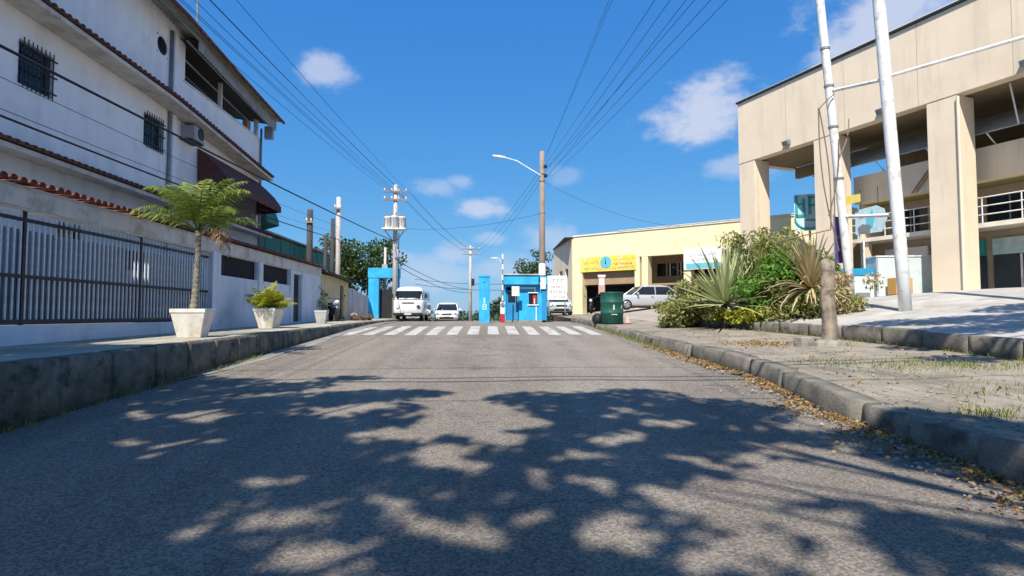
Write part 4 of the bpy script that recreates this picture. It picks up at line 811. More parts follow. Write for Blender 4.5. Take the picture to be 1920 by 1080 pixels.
# yellow banner
bn = thing('banner', 'yellow banner with a cyan disc over the shop entrance', 'banner', (5.9, 40, 1.5), math.atan2(-7.4, 8.85))
MB().box(.6, 4.75, -.04, -.01, Z(4.42), Z(5.42)).build('fabric', 'banneryellow', bn)
MB().lathe([(.42, -.05), (.42, -.042)], 20, (2.55, 0, Z(5.02)), 'y').build('disc_print', 'cyan', bn); MB().prism([(2.5, Z(4.9)), (2.58, Z(4.9)), (2.56, Z(5.3)), (2.53, Z(5.3))], -.06, -.052).build('disc_figure', 'metal', bn)
def glyphs(parent, mat, x0, x1, z, h, y, name='lettering'):
    mb = MB(); x = x0
    while x < x1:
        wd = h*random.uniform(.35, .8); 
        mb.box(x, x+h*.16, y, y+.006, z, z+h)
        zz = random.choice((.0, .42, .84)); mb.box(x+h*.17, x+wd, y, y+.006, z+h*zz, z+h*(zz+.16))
        if random.random() < .6: mb.box(x+wd-h*.15, x+wd, y-.001, y+.005, z+h*.17, z+h*.41)
        x += wd+h*random.choice((.18, .2, .6))
    o = mb.build(name, mat, parent); o['kind'] = 'stuff'; return o
glyphs(bn, 'orange', .85, 2.0, Z(4.95), .2, -.05); glyphs(bn, 'orange', 3.1, 4.6, Z(5.1), .14, -.05); glyphs(bn, 'red', 3.1, 4.5, Z(4.8), .14, -.05); glyphs(bn, 'teal', .9, 1.9, Z(4.56), .15, -.05); glyphs(bn, 'pink', 2.0, 3.4, Z(4.5), .2, -.05); glyphs(bn, 'bluetank', 3.5, 4.6, Z(4.56), .14, -.05)
sg = thing('shop_sign', 'white and pale blue sign board on the cream building behind the spiky plant', 'sign', (5.9, 40, 1.5), math.atan2(-7.4, 8.85))
MB().box(7.95, 10.3, -.08, -.02, Z(4.25), Z(5.5)).build('panel', 'signwhite', sg); MB().box(8.1, 10.2, -.092, -.083, Z(4.3), Z(4.62)).build('band_print', 'cyan', sg); glyphs(sg, 'ac', 8.3, 9.9, Z(5.05), .16, -.092); glyphs(sg, 'ac', 8.5, 9.7, Z(4.78), .12, -.092)

# ------------------------------------------------------------------ gatehouse, blue pillar, portal, barrier, sign
bo = thing('guard_booth', 'bright blue guard booth with flat fascia in the middle of the road', 'booth', (1.78, 29.2, zr(29)-.05))
bz = lambda z: z-bo.location.z
MB().wall((-1.04, -1.1, 0), (1, 0, 0), (0, 1, 0), 2.08, 0, bz(2.95), .12, [(.1, .72, .08, bz(2.85)), (1.2, 1.62, bz(2.0), bz(2.55))]).build('front_wall', 'blue', bo)
MB().box(-1.04, -.92, -.97, 1.1, 0, bz(2.95)).build('side_wall', 'blue', bo); MB().box(.92, 1.04, -.97, 1.1, 0, bz(2.95)).build('side_wall', 'blue', bo); MB().box(-.91, .91, .98, 1.1, 0, bz(2.95)).build('rear_wall', 'blue', bo)
MB().box(-1.08, .62, -1.4, 1.2, bz(2.953), bz(3.42)).build('fascia', 'blue', bo, bevel=.015); MB().box(.623, 1.08, -1.2, 1.2, bz(2.953), bz(3.36)).build('fascia', 'blue', bo, bevel=.015)
MB().box(-1.12, .66, -1.46, 1.25, bz(3.422), bz(3.47)).build('roof_slab', 'beam', bo); MB().box(-.7, .5, -1.13, -1.105, bz(2.76), bz(2.84)).build('lintel', 'signwhite', bo); MB().box(.43, .5, -1.13, -1.105, bz(2.6), bz(2.757)).build('jamb', 'signwhite', bo)
d = MB().box(-.93, -.33, -1.04, -1.0, .08, bz(2.7)).build('door', 'bluedark', bo); MB().tube([(-.4, -1.06, .9), (-.4, -1.06, 1.05)], .015, 6).build('handle', 'greymetal', d); MB().box(-.85, -.42, -1.052, -1.042, bz(2.1), bz(2.6)).build('pane', 'darkglass', d)
wn = MB().box(.15, .6, -1.05, -1.03, bz(2.0), bz(2.55)).build('window', 'darkglass', bo); MB().box(.36, .54, -1.06, -1.052, bz(2.05), bz(2.45)).build('poster', 'red', wn); MB().box(.42, .46, -1.07, -1.062, bz(2.0), bz(2.3)).build('poster_print', 'signwhite', wn)
MB().box(.12, .62, -1.128, -1.102, bz(2.552), bz(2.6)).build('window_frame', 'signwhite', wn); MB().box(.1, .64, -1.15, -1.102, bz(1.95), bz(1.998)).build('window_sill', 'signwhite', wn); MB().box(.28, .3, -1.05, -1.045, bz(2.0), bz(2.55)).build('mullion', 'greymetal', wn)
MB().box(.72, .98, -1.24, -1.215, bz(2.75), bz(3.3)).build('notice', 'signwhite', bo); MB().box(.50, .54, -1.125, -1.102, .05, bz(1.9)).build('pipe', 'signwhite', bo); MB().box(.80, 1.039, -1.16, -1.103, 0, bz(2.9)).build('corner_pier', 'bluedark', bo)
MB().box(-1.06, 1.06, -1.16, -1.104, 0, .12).build('plinth', 'block', bo)
ns = thing('notice_board', 'white notice board on a thin stand before the blue booth', 'notice', (1.27, 27.6, zr(27.6))); MB().box(-.18, .18, -.02, .0, bz(2.36), bz(2.82)).build('board', 'signwhite', ns); MB().tube([(0, .02, 0), (0, .02, bz(2.36))], .02, 6).build('stand', 'greymetal', ns); glyphs(ns, 'orange', -.15, .14, bz(2.66), .06, -.03); glyphs(ns, 'pink', -.15, .14, bz(2.56), .05, -.03)
bp = thing('gate_pillar', 'free standing bright blue gate pillar with a pale green mark', 'pillar', (-.22, 27, zr(27)-.05))
MB().box(-.25, .25, -.25, .25, 0, 2.17).build('shaft', 'blue', bp, bevel=.015); MB().box(-.27, .27, -.27, .27, 2.172, 2.23).build('cap', 'blue', bp)
MB().box(-.03, .04, -.262, -.252, .93, 1.2).build('mark', 'greenprint', bp); mk = MB()
for a in ((-.08, .1, .86, .9), (-.08, .1, .64, .68), (-.08, -.035, .68, .86), (.055, .1, .68, .86), (-.035, .055, .76, .79)): mk.box(a[0], a[1], -.262, -.252, a[2], a[3])
mk.build('mark', 'greenprint', bp); MB().box(-.06, .02, -.255, -.251, 1.9, 1.94).build('slot', 'metal', bp)
bl = thing('blue_portal', 'bright blue portal with pillar and beam at the left of the street', 'portal', (-7.3, 37, zl(37)))
pz = lambda z: z-bl.location.z
MB().box(-.33, .33, -.3, .3, 0, pz(3.82)).build('pillar', 'blue', bl, bevel=.015); MB().box(-.36, 1.6, -.33, .33, pz(3.822), pz(4.46)).build('beam', 'blue', bl, bevel=.015); MB().box(1.2, 1.55, -.28, .28, 0, pz(3.82)).build('pillar', 'bluedark', bl)
MB().box(.335, 1.19, .1, .15, 0, pz(3.1)).build('gate_leaf', 'metal', bl)
br = thing('barrier_machine', 'red and white barrier post with raised boom beside the booth', 'barrier', (.62, 26.6, zr(26.6)-.02))
MB().box(-.11, .11, -.11, .11, 0, .42).build('base', 'red', br); MB().box(-.10, .10, -.10, .10, .422, .98).build('cabinet', 'signwhite', br, bevel=.02); MB().lathe([(.09, -.14), (.09, -.103)], 14, (0, 0, .85), 'y').build('pivot', 'greymetal', br)
for i in range(10): MB().box(-.03, .03, -.16, -.145, .8+i*.24, 1.03+i*.24).build('boom_section', 'signwhite' if i % 2 else 'greyprint', br)
rb_ = thing('roadside_sign', 'white advertising board with red and grey lines beside the booth', 'sign', (4.22, 35.6, zp(35.6)))
MB().box(-.6, .6, -.03, .03, 1.0, 2.5).build('board', 'signwhite', rb_); glyphs(rb_, 'red', -.35, .4, 1.72, .13, -.04); glyphs(rb_, 'greyprint', -.4, .45, 1.42, .17, -.04); glyphs(rb_, 'greyprint', -.2, .45, 1.12, .13, -.04); glyphs(rb_, 'greyprint', -.25, .3, 2.1, .2, -.04)
for x in (-.5, .5): MB().box(x-.03, x+.03, .035, .08, 0, 2.5).build('leg', 'greymetal', rb_)
tm = thing('totem_sign', 'slim pinkish totem sign on a post standing behind the green drum', 'sign', (6.0, 30.5, zg(6.0, 30.5)))
MB().box(-.17, .17, -.04, .04, 1.25, 2.15).build('panel', 'pink', tm); MB().box(-.13, .13, -.052, -.043, 1.7, 2.05).build('print', 'signwhite', tm); MB().box(-.2, .2, -.05, .05, 2.153, 2.26).build('cap', 'signwhite', tm); MB().tube([(0, 0, 0), (0, 0, 1.25)], .05, 8).build('post', 'greymetal', tm)
# ------------------------------------------------------------------ green drum, sack, cone base
gb = thing('green_drum', 'big dark green drum bin with two ribs at the pavement edge', 'bin', (4.72, 22, zpav(4.72, 22)-.01))
MB().lathe([(.40, 0), (.43, .02), (.43, .38), (.445, .4), (.445, .44), (.43, .46), (.43, .78), (.445, .8), (.445, .84), (.43, .86), (.435, 1.15), (.45, 1.17), (.45, 1.21), (.42, 1.21), (.40, 1.0)], 32).build('drum', 'bin', gb, True)
for x0, z0, sx, sz in ((-.02, .52, .05, .2), (.3, .56, .03, .16), (.0, .34, .22, .03)): 
    yv = -math.sqrt(.46**2-(x0)**2); MB().cbox((x0, yv, z0+sz/2), (sx, .008, sz), -math.atan2(x0, -yv)*-1 if False else math.atan2(x0, -yv)).build('print', 'pale', gb)
MB().lathe([(.41, 1.06), (.40, 1.08)], 24).build('rubbish_fill', 'brown', gb)
bgk = MB(); rings = []
for i in range(7): t = i/6; r = .2*math.sin(math.pi*(.15+.8*t))**.6; rings.append([(r*math.cos(a)*(1+.15*math.sin(3*a)), r*math.sin(a), .42*t) for a in frange(0, 2*math.pi, .45)[:-1]])
bgk.loft(rings); o = bgk.build('rubbish_bag', 'carblack', None, True); o.location = (4.2, 22.2, zpav(4.2, 22.2)-.02); tag(o, 'black rubbish bag leaning at the foot of the green drum', 'bag')
o = MB().lathe([(.16, 0), (.16, .03), (.1, .04), (.03, .3), (.0, .3)], 16).build('traffic_cone', 'pink', None, True); o.location = (5.35, 22.1, zpav(5.35, 22)-.01); tag(o, 'small faded red cone to the right of the green drum', 'cone')

# ------------------------------------------------------------------ vehicles
def rrect(w_, yf, yb, z, r, n=5, bulge=0):
    pts = []
    for (cx, cy, a0) in ((w_-r, yb-r, 0), (-w_+r, yb-r, 90), (-w_+r, yf+r, 180), (w_-r, yf+r, 270)):
        for i in range(n): a = R(a0+90*i/(n-1)); pts.append((cx+r*math.cos(a), cy+r*math.sin(a), z))
    return pts
def wheels(root, xs, ys, r, wd, covers='rim'):
    src = None
    for y in ys:
        for x in xs:
            if src is None:
                src = MB().lathe([(r*.62, -wd/2), (r*.93, -wd/2), (r, -wd*.33), (r, wd*.33), (r*.93, wd/2), (r*.62, wd/2)], 24, (0,0,0), 'x').build('wheel', 'tyre', root, True, loc=(x, y, r))
                rm = MB().lathe([(r*.5, -wd*.53), (r*.64, -wd*.505), (r*.64, wd*.505), (r*.5, wd*.53)], 20, (0,0,0), 'x').build('rim', covers, src, True)
                hb = MB()
                for sgn in (-1, 1):
                    for a in range(5): hb.cbox((sgn*wd*.53, r*.42*math.cos(R(72*a)), r*.42*math.sin(R(72*a))), (.012, r*.22, r*.2), 0, R(72*a-90))
                hb.build('spokes', 'carblack', src)
            else: c = copy_tree(src, root); c.location = (x, y, r)
def kombi():
    k = thing('delivery_van', 'old white flat fronted van parked facing us under the transformer pole', 'van', (-4.55, 32.6, zr(32.6)-.01))
    lv = [(.80, .10, 4.25, .34, .2), (.85, .03, 4.35, .45, .25), (.86, .0, 4.4, .75, .3), (.865, .0, 4.4, 1.08, .32), (.86, .02, 4.38, 1.17, .32)]
    MB().loft([rrect(a, b, c, z, r) for a, b, c, z, r in lv]).build('lower_body', 'carwhite', k, True)
    lv = [(.845, .04, 4.36, 1.172, .32), (.83, .1, 4.34, 1.3, .32), (.79, .22, 4.28, 1.68, .34), (.77, .27, 4.24, 1.76, .34), (.70, .36, 4.1, 1.88, .36), (.55, .5, 3.9, 1.96, .38), (.3, .8, 3.6, 1.99, .28)]
    MB().loft([rrect(a, b, c, z, r) for a, b, c, z, r in lv]).build('upper_body', 'carwhite', k, True)
    MB().add([(-.62, .085, 1.25), (.62, .085, 1.25), (.58, .225, 1.72), (-.58, .225, 1.72), (-.8, .25, 1.28), (.8, .25, 1.28), (.745, .37, 1.70), (-.745, .37, 1.70)], [(0, 1, 2, 3), (4, 0, 3, 7), (1, 5, 6, 2)]).build('windscreen', 'darkglass', k)
    MB().add([(-.60, .065, 1.25), (.60, .065, 1.25), (.60, .055, 1.22), (-.60, .055, 1.22)], [(0, 1, 2, 3)]).build('seal', 'carblack', k)
    for i, y0 in enumerate((.7, 1.75, 2.65)):
        for sd in (-1, 1): MB().add([(sd*.845, y0, 1.26), (sd*.845, y0+.8, 1.26), (sd*.80, y0+.8, 1.66), (sd*.80, y0, 1.66)], [(0, 1, 2, 3)] if sd > 0 else [(3, 2, 1, 0)]).build('side_window', 'darkglass', k)
    for x in (-.58, .58):
        h = MB().lathe([(.105, -.03), (.105, .03), (.08, .04)], 18, (x, .0, .82), 'y').build('headlight', 'greymetal', k); MB().lathe([(.085, -.045), (.085, -.032)], 18, (x, 0, .82), 'y').build('lens', 'lens' if x < 0 else 'glass', h)
    MB().box(-.34, .34, -.022, -.003, 1.0, 1.06).build('air_grille', 'carblack', k); MB().box(-.83, .83, -.09, .06, .33, .47).build('bumper', 'carblack', k, bevel=.02)
    for x in (-.95, .95): MB().box(x-.06, x+.06, .42, .46, 1.32, 1.55).build('mirror', 'carblack', k)
    MB().box(-.2, .2, -.105, -.092, .36, .45).build('number_plate', 'pale', k); wheels(k, (-.68, .68), (.75, 3.2), .33, .17, 'greymetal')
    for x in (-.3, .3): MB().tube([(x, .06, 1.24), (x+.3, .09, 1.33)], .008, 5).build('wiper', 'carblack', k)
kombi()
def car(name, label, loc, rz, body, L=4.0, W=1.68, H=1.46, hood=.95, tail=.35, group=None, front_dark=False):
    k = thing(name, label, 'car', loc, rz, group); w_ = W/2
    lv = [(w_*.9, .12, L-.1, .20, .25), (w_*.97, .03, L-.02, .32, .3), (w_, .0, L, .5, .34), (w_*.99, .04, L-.02, .68, .36), (w_*.96, .14, L-.06, .80, .36), (w_*.92, .35, L-.15, .88, .34)]
    MB().loft([rrect(a, b, c, z, r) for a, b, c, z, r in lv]).build('body', body, k, True)
    lv = [(w_*.91, hood, L-tail*.4, .86, .3), (w_*.87, hood+.25, L-tail*.6, 1.05, .3), (w_*.76, hood+.72, L-tail-.3, H-.1, .3)]
    MB().loft([rrect(a, b, c, z, r) for a, b, c, z, r in lv]).build('windows', 'darkglass', k, True)
    lv = [(w_*.775, hood+.68, L-tail-.26, H-.115, .3), (w_*.74, hood+.78, L-tail-.36, H-.05, .3), (w_*.55, hood+1.0, L-tail-.6, H, .3)]
    MB().loft([rrect(a, b, c, z, r) for a, b, c, z, r in lv]).build('roof', body, k, True)
    for sd in (-1, 1):
        for (ya, yb_) in ((hood+.10, hood+.74), (hood+1.5, hood+1.5), (L-tail*.5-.1, L-tail-.45)): MB().tube([(sd*w_*.90, ya, .87), (sd*w_*.87, ya+(yb_-ya)*.4, 1.06), (sd*w_*.765, yb_, H-.1)], .035, 6).build('pillar', body, k)
        h = MB().cbox((sd*w_*.72, .10, .66), (.36, .16, .15), sd*.25).build('headlight', 'lens', k, bevel=.02); MB().cbox((sd*w_*.74, .02, .67), (.12, .02, .1), sd*.25).build('reflector', 'greymetal', h)
        MB().cbox((sd*w_*.78, L-.05, .74), (.3, .1, .18)).build('tail_light', 'red', k); MB().cbox((sd*(w_+.09), hood+.35, .95), (.2, .09, .12)).build('mirror', body, k, bevel=.02)
        MB().box(min(sd*(w_+.004), sd*(w_-.01)), max(sd*(w_+.004), sd*(w_-.01)), hood+1.2, hood+1.36, .74, .77).build('door_handle', 'carblack', k)
    MB().box(-.36, .36, -.012, .05, .58, .68).build('grille', 'carblack', k); MB().box(-.5, .5, -.008, .08, .28, .42).build('air_intake', 'carblack', k); MB().box(-.2, .2, -.03, -.014, .44, .54).build('number_plate', 'pale', k)
    for x in (-.62, .62): MB().lathe([(.06, -.02), (.06, .06)], 12, (x, .02, .36), 'y').build('fog_lamp', 'greymetal', k)
    MB().box(-w_*.95, w_*.95, .1, L-.1, .13, .2).build('underbody', 'carblack', k); wheels(k, (-w_+.09, w_-.09), (.78, L-.78), .31, .19)
    return k
car('hatchback_car', 'white hatchback car facing us beside the old van', (-2.95, 40.2, zr(41)+.0), R(2), 'carwhite')
car('sedan_car', 'silver sedan parked side on behind the green drum', (7.05, 33.6, zg(8.9, 33)+.02), R(-83), 'carsilver', 4.4, 1.74, 1.46, 1.05, .55)
car('parked_car', 'pale blue grey car seen end on behind the white advertising board', (4.75, 37.6, zp(38)+.0), R(3), 'carblue', 3.7, 1.6, 1.5)

def motorcycle(label, loc, rz, tank, group):
    k = thing('motorcycle', label, 'motorcycle', loc, rz, group)
    for y in (0, 1.25):
        wv = MB().lathe([(.22, -.05), (.28, -.055), (.30, 0), (.28, .055), (.22, .05)], 22, (0, 0, 0), 'x').build('wheel', 'tyre', k, True, loc=(0, y, .3)); MB().lathe([(.21, -.02), (.215, .02)], 16, (0,0,0), 'x').build('rim', 'greymetal', wv); 
    MB().tube([(0, 0, .3), (0, .14, .65), (0, .25, .95)], .03, 8).build('fork', 'greymetal', k); MB().tube([(-.36, .36, 1.05), (-.1, .25, 1.0), (.1, .25, 1.0), (.36, .36, 1.05)], .016, 6).build('handlebar', 'metal', k)
    MB().lathe([(.03, .02), (.09, .06), (.10, .16)], 14, (0, -.02, .86), 'y').build('headlight', 'lens', k)
    MB().loft([rrect(a, b, c, z, r, 4) for a, b, c, z, r in ((.08, .32, .72, .68, .06), (.15, .3, .78, .78, .1), (.13, .34, .76, .88, .1), (.06, .42, .68, .92, .05))]).build('tank', tank, k, True)
    MB().loft([rrect(a, b, c, z, r, 4) for a, b, c, z, r in ((.10, .74, 1.4, .74, .06), (.14, .74, 1.45, .8, .08), (.11, .78, 1.42, .84, .08))]).build('seat', 'carblack', k, True)
    MB().box(-.14, .14, .45, .85, .28, .62).build('engine', 'metal', k, bevel=.03); MB().tube([(.15, .5, .3), (.17, .9, .27), (.19, 1.45, .36)], [.025, .03, .045], 8).build('exhaust', 'greymetal', k)
    MB().tube([(0, .25, .9), (0, .8, .66), (0, 1.25, .3)], .025, 6).build('frame', 'metal', k); MB().tube([(.1, 1.25, .3), (.1, 1.2, .75)], .025, 6).build('shock_absorber', 'greymetal', k)
    MB().box(-.08, .08, 1.4, 1.6, .55, .72).build('mudguard', 'carblack', k)
    for x in (-.4, .4): MB().lathe([(.05, 0), (.05, .015)], 10, (x, .36, 1.16), 'y').build('mirror', 'metal', k)
    MB().tube([(-.06, .8, .3), (-.24, .9, .0)], .012, 5).build('side_stand', 'metal', k)
motorcycle('blue tanked motorcycle parked on the left pavement before the beige house', (-6.75, 26.0, zl(26)-.012), R(28), 'bluetank', None)
e1 = Vector((5.9, 40, 0)); D = Vector((.767, -.641, 0)); Nn = Vector((.641, .767, 0))
for s, lab in ((1.35, 'dark motorcycle parked nearest the left column of the shop entrance'), (2.35, 'dark motorcycle half hidden behind the green drum at the shop entrance')):
    q = e1+D*s-Nn*.3; motorcycle(lab, (q.x, q.y-.9, zg(q.x, q.y-.9)+.01), R(-12), 'metal', 'motorcycles at the shop entrance')
rp = thing('rubble_heap', 'low heap of brown debris on the left pavement past the motorcycle', 'rubble', (-6.35, 28.6, zl(28.6)-.02))
for i in range(26): r = random.uniform(.08, .22); MB().cbox((random.gauss(0, .28), random.gauss(0, .6), r*.4+max(0, random.gauss(.05, .08))), (r, r*1.3, r*.8), random.random()*3, random.random(), random.random()).build('rubble_piece', random.choice(('brown', 'block', 'brown', 'poledark')), rp)

# ------------------------------------------------------------------ utility poles
def pole(name, label, loc, h, r0, r1, mat, top_only=False):
    p = thing(name, label, 'utility pole', loc); MB().tube([(0, 0, -.4), (0, 0, h*.5), (0, 0, h)], [r0, (r0+r1)/2, r1], 12).build('shaft', mat, p, True); return p
def crossarm(p, z, half, ang=0, n=4, y=-.14):
    c, s = math.cos(ang), math.sin(ang); a = MB().cbox((0, y, z), (2*half, .09, .11), ang).build('crossarm', 'polebrown', p)
    for i in range(n):
        u = -half+.1+(2*half-.2)*i/max(1, n-1); MB().lathe([(.03, 0), (.05, .03), (.03, .06), (.05, .09), (.035, .16)], 8, (u*c, y+u*s, z+.055)).build('insulator', 'whitemetal', a)
mp_ = pole('street_light_pole', 'brown utility pole with a curved street lamp arm over the blue booth', (2.72, 29.35, zr(29.35)), 8.78, .18, .12, 'polebrown'); mz = lambda z: (z-1.5)*1.067+1.5-zr(29.35)
arm = MB().tube([(-.05, -.1, mz(8.2)), (-.6, -.1, mz(8.5)), (-1.3, -.1, mz(8.9)), (-2.0, -.1, mz(9.08))], .03, 8).build('lamp_arm', 'whitemetal', mp_)
MB().loft([[(-1.9, -.1+y*.5, mz(9.03+z)) for y, z in ((-.1, 0), (.1, 0), (.1, .07), (-.1, .07))], [(-2.2, -.1+y, mz(9.06+z)) for y, z in ((-.12, -.02), (.12, -.02), (.1, .09), (-.1, .09))], [(-2.55, -.1+y*.5, mz(9.12+z)) for y, z in ((-.1, 0), (.1, 0), (.1, .06), (-.1, .06))]]).build('lamp_head', 'whitemetal', arm, bevel=.01)
for z in (8.65, 8.2): q = MB().cbox((.16, -.05, mz(z)), (.16, .2, .14)).build('bracket', 'metal', mp_); MB().lathe([(.05, 0), (.06, .05), (.04, .12)], 8, (.2, -.16, mz(z-.05))).build('insulator', 'metal', q)
for z in (8.3, 7.95, 6.4): MB().lathe([(.15, -.04), (.15, .04)], 12, (0, 0, mz(z))).build('band', 'greymetal', mp_)
MB().lathe([(.185, mz(3.38)), (.18, mz(3.95))], 12).build('whitewash', 'signwhite', mp_)
tz = zl(36); tpole = pole('transformer_pole', 'pale concrete pole carrying transformers above the old van', (-5.85, 36, tz), 9.62-tz, .17, .12, 'poleconc')
for z in (9.15, 8.65): crossarm(tpole, z-tz, .75, R(8), 4)
tr = None
for i, (x, y) in enumerate(((-.42, -.18), (.0, -.42), (.42, -.18))):
    if tr is None:
        tr = MB().lathe([(.22, 0), (.24, .03), (.24, .62), (.26, .64), (.26, .69), (.2, .73)], 16).build('transformer', 'whitemetal', tpole, True, loc=(x, y, 6.85-tz))
        for k in range(8): MB().cbox((.26*math.cos(R(45*k)), .26*math.sin(R(45*k)), .33), (.07, .012, .5), R(45*k)).build('cooling_fin', 'greymetal', tr)
        for dx in (-.1, .1): MB().lathe([(.03, .73), (.045, .78), (.025, .82), (.045, .87), (.02, .98)], 8, (dx, 0, 0)).build('bushing', 'polebrown', tr)
    else: c = copy_tree(tr, tpole); c.location = (x, y, 6.85-tz)
MB().box(-.72, .72, -.7, .1, 6.74-tz, 6.82-tz).build('platform', 'whitemetal', tpole)
for x in (-.6, .6): MB().tube([(x, -.3, 6.72-tz), (0, -.12, 5.9-tz)], .03, 6).build('brace', 'greymetal', tpole)
MB().cbox((.12, -.2, 5.3-tz), (.25, .15, .5)).build('junction_box', 'ac', tpole); MB().tube([(.22, 0, 6.6-tz), (.2, 0, .5)], .025, 6).build('conduit', 'metal', tpole)
pl2 = pole('service_pole', 'thin pale service pole just left of the transformer pole', (-6.75, 37.6, tz), 4.6, .10, .08, 'poleconc'); MB().box(-.18, .18, -.14, -.1, 3.0, 3.5).build('box', 'ac', pl2)
fpz = zr(66); p88 = pole('utility_pole', 'distant pale utility pole beyond the crest near the white car', (-2.15, 66, fpz), 9.4-fpz, .2, .14, 'poleconc')
crossarm(p88, 9.0-fpz, 1.1, 0, 4); crossarm(p88, 8.4-fpz, .9, .1, 3); MB().cbox((.3, -.2, 5.2-fpz), (.35, .3, .8)).build('junction_box', 'metal', p88)
lz = zr(60); lp = pole('street_light_pole', 'distant street lamp on a slim pole beyond the booth', (1.3, 60, lz), 7.0-lz, .09, .05, 'greymetal'); MB().tube([(0, 0, 6.9-lz), (-.25, 0, 7.3-lz), (-.6, 0, 7.4-lz)], .04, 6).build('lamp_arm', 'whitemetal', lp); MB().cbox((-.75, 0, 7.4-lz), (.7, .25, .12)).build('lamp_head', 'whitemetal', lp, bevel=.02)
pa = pole('utility_pole', 'dark weathered pole standing alone before the green building', (-10.5, 34, 1.2), 6.45, .2, .17, 'poledark'); crossarm(pa, 5.7, .22, R(10), 2, -.2)
pb = pole('utility_pole', 'taller pole with pale top beside the dark twin pole', (-8.85, 34, 1.2), 7.2, .17, .13, 'poleconc'); crossarm(pb, 6.5, .25, R(20), 2, -.2)
pole('utility_pole', 'short dark twin pole against the taller pale topped pole', (-9.12, 33.8, 1.2), 5.9, .14, .12, 'poledark')
pole('utility_pole', 'shortest dark pole left of the dark twin pole', (-9.75, 34.6, 1.2), 5.0, .13, .1, 'poledark')

# ------------------------------------------------------------------ overhead cables
def cable(label, a, b, r, sag, group):
    a, b = Vector(a), Vector(b); n = 18; pts = [a.lerp(b, i/n)+Vector((0, 0, -sag*4*(i/n)*(1-i/n))) for i in range(n+1)]
    o = MB().tube(pts, r, 5).build('overhead_cable', 'cablem', None, True); return tag(o, label, 'cable', group)
ORD = ('first', 'second', 'third', 'fourth', 'fifth', 'sixth')
gl = 'cables in front of the white house'
cable('upper thick black cable crossing in front of the white house', (-6.25, -6, 4.55), (-5.9, 35.8, 6.05), .022, .18, gl)
cable('lower thick black cable crossing in front of the white house windows', (-6.3, -6, 4.1), (-8.8, 34, 5.9), .02, .35, gl)
for i, dz in enumerate((.18, -.2)): cable(('upper' if i == 0 else 'lower')+' thin slack wire alongside the thick cables before the white house', (-6.35, -6, 4.35+dz), (-8.9, 34, 6.5+dz), .006, .3+.1*i, gl)
for i, x in enumerate((-.62, -.25, .2, .62)): cable(ORD[i]+' from left of the high power lines meeting the transformer pole top', (-5.9+x*1.25, -8, 7.1+.1*i), (-5.85+x, 35.9, 9.35), .0065, .35, 'power lines over the left pavement')
for i in range(3): cable(ORD[i]+' from left of the three lower wires reaching the transformer pole', (-5.6+.25*i, -8, 6.6), (-5.6+.3*i, 35.9, 8.8), .006, .35, 'secondary wires to the transformer pole')
for i in range(6): cable(ORD[i]+' wire from left in the bundle rising to the upper right', (3.05+.36*i, -6, 5.75+.12*(i % 3)), (2.78+.08*i, 29.3, 9.1-.27*(i % 3)), .0055, .18, 'wire bundle over the right of the road')
for i in range(2): cable(('left' if i == 0 else 'right')+' one of two steep thin wires above the brown lamp pole', (1.75+.1*i, -6, 6.0), (2.75, 29.3, 9.3), .004, .2, 'steep wires over the lamp pole')
for i in range(3): cable(('top', 'middle', 'lowest')[i]+' wire from the brown lamp pole to the distant pale pole', (2.65, 29.35, 9.0-.32*i), (-1.9+.4*i, 66, 8.9-.3*i), .008, .5, 'wires to the distant pole')
for i in range(4): cable(ORD[i]+' wire from left between the transformer pole and the distant pale pole', (-5.85+.35*i, 36, 9.3-.25*(i % 2)), (-3+.5*i, 66, 9.1-.5*(i % 2)), .009, .5, 'wires beyond the transformer pole')
cable('single cable crossing the street from the transformer pole to the lamp pole', (-5.7, 36, 6.9), (2.65, 29.35, 6.7), .008, .35, None)
cable('single cable from the lamp pole towards the cream yellow building', (2.7, 29.35, 8.4), (12, 34.8, 6.9), .007, .5, None)
for i, (y, z, r) in enumerate(((4.3, 7.2, .034), (4.75, 7.1, .028), (4.05, 5.3, .015), (5.8, 7.3, .015))): cable(('thickest', 'second thickest', 'nearest low', 'farthest thin')[i]+' road crossing cable out of frame that throws a straight shadow on the asphalt', (-9, y-.15, z), (9, y+.25, z+.35), r, .12, 'cables crossing the road')
cable('upper of the two low cables strung beyond the crest', (-5.8, 36, 4.9), (-2.1, 66, 4.4), .02, .4, 'low far cables'); cable('lower of the two low cables strung beyond the crest', (-5.8, 36, 4.6), (-2.1, 66, 4.0), .02, .5, 'low far cables')
for i in range(2): cable(('lower' if i == 0 else 'upper')+' cable strung across the street past the crest', (-9, 70, 5.2+.6*i), (7, 66, 4.6+.8*i), .025, .5, 'cables past the crest')

# ------------------------------------------------------------------ litter, grass
def scatter(n, f): return np.array([f() for _ in range(n)])
def gut():
    y = 3.2+8.6*random.random()**1.15
    if math.sin(y*2.3)+.6*math.sin(y*5.1+1) < random.uniform(-1.3, .7): y += .25*math.sin(y*9)
    d_ = abs(random.gauss(0, .17))*(1.3 if y < 7.5 else .75)*(1+.5*math.sin(y*3.7)); x = xkr(y)-.02-d_; return (x, y, zr(y)+.012+.03*random.random()*max(0, 1-d_/.25))
pos = scatter(4200, gut); o = leaves('fallen_leaves', pos, .042, 'litter', None, .6, dirs=np.column_stack([rng.normal(size=len(pos)), rng.normal(size=len(pos)), rng.normal(size=len(pos))*.1])); tag(o, 'band of dry yellow brown leaves lying in the right gutter', 'leaf litter', kind='stuff')
def gut2():
    y = random.uniform(11, 15.2); return (xkr(y)-.05-abs(random.gauss(0, .14)), y, zr(y)+.012)
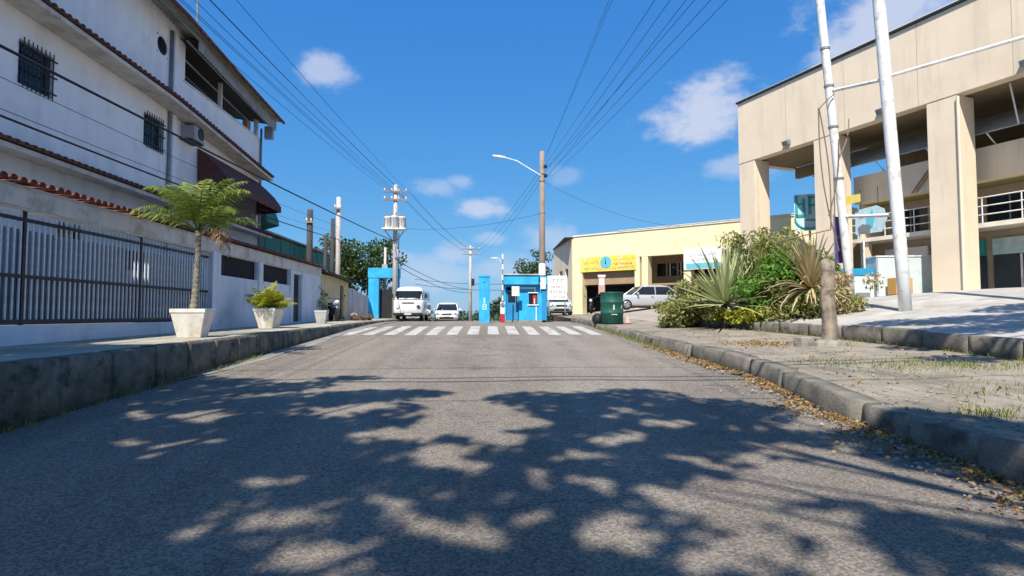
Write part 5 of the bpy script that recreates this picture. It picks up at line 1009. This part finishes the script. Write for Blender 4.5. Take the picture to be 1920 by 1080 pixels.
pos = scatter(1100, gut2); o = leaves('fallen_leaves', pos, .06, 'litter', None, .6, dirs=np.column_stack([rng.normal(size=len(pos)), rng.normal(size=len(pos)), rng.normal(size=len(pos))*.1])); tag(o, 'thinner drift of dry leaves by the far part of the right kerb', 'leaf litter', kind='stuff')
def ploc():
    y = random.uniform(3, 17); x = random.uniform(xkr(y)+.2, xk2(y)); return (x, y, zpav(x, y)+.012)
pos = np.concatenate([scatter(500, ploc), scatter(500, lambda: (lambda x, y: (x, y, zpav(x, y)+.02))(6.1+random.gauss(0, .4), 12.6+random.gauss(0, .35)))]); o = leaves('fallen_leaves', pos, .055, 'litter', None, .6, dirs=np.column_stack([rng.normal(size=len(pos)), rng.normal(size=len(pos)), rng.normal(size=len(pos))*.1])); tag(o, 'scattered dry leaves on the right pavement', 'leaf litter', kind='stuff')
vv = []; ff_ = []
for i in range(1500):
    if i < 1000: y = random.uniform(3, 14); x = xkr(y)+.15+abs(random.gauss(0, 1.2)); z = zpav(x, y)-.008
    else: y = random.uniform(3, 14); x = xkr(y)-.02-abs(random.gauss(0, .35)); z = zr(y)
    if x > xk2(y)-.05: continue
    r = random.choice((.010, .014, .018, .03))*random.uniform(.7, 1.2); o_ = len(vv); a = random.random()*3
    for q in range(5): t = a+q*1.257; vv.append((x+r*math.cos(t)*random.uniform(.7, 1.2), y+r*math.sin(t), z+r*.25*random.random()))
    vv.append((x, y, z+r*random.uniform(.6, 1))); ff_ += [(o_+q, o_+(q+1) % 5, o_+5) for q in range(5)]
tag(tri_mesh('gravel', np.array(vv), np.array(ff_), 'block'), 'loose pebbles and grit on the right pavement and gutter', 'gravel', kind='stuff')
def grass(pts, h, label):
    v = []; f = []
    for x, y, z in pts: blade(v, f, (x, y, z), random.random()*6.28, R(random.uniform(45, 88)), h*random.uniform(.5, 1.2), .014, random.uniform(.2, .8), 2)
    o = tri_mesh('grass', np.array(v), np.array(f), 'grass'); return tag(o, label, 'grass', kind='stuff')
grass([(lambda y: (xkr(y)-.06+random.gauss(0, .10), y, zr(y)))(random.uniform(13.2, 21.5)) for _ in range(1500)], .10, 'narrow strip of green grass growing along the far right kerb')
pp = []
for cx, cy, s, n in ((6.6, 9.0, .5, 420), (7.6, 8.7, .5, 380), (5.7, 9.6, .35, 120), (5.0, 5.6, .18, 160), (6.4, 6.6, .5, 200), (7.4, 12.7, .5, 150)):
    for _ in range(n): x, y = cx+random.gauss(0, s), cy+random.gauss(0, s*.7); pp.append((x, y, zpav(x, y)-.01))
grass(pp, .085, 'sparse grass tufts on the right pavement')
grass([(lambda y: (xk2(y)-.05+random.gauss(0, .06), y, zpav(xk2(y), y)-.01))(random.uniform(9, 18.5)) for _ in range(500)], .12, 'dry grass at the foot of the forecourt kerb')
grass([(lambda y: (-5.02+abs(random.gauss(0, .06)), y, zr(y)))(random.uniform(5, 13)) for _ in range(350)], .08, 'thin weeds at the foot of the left kerb')
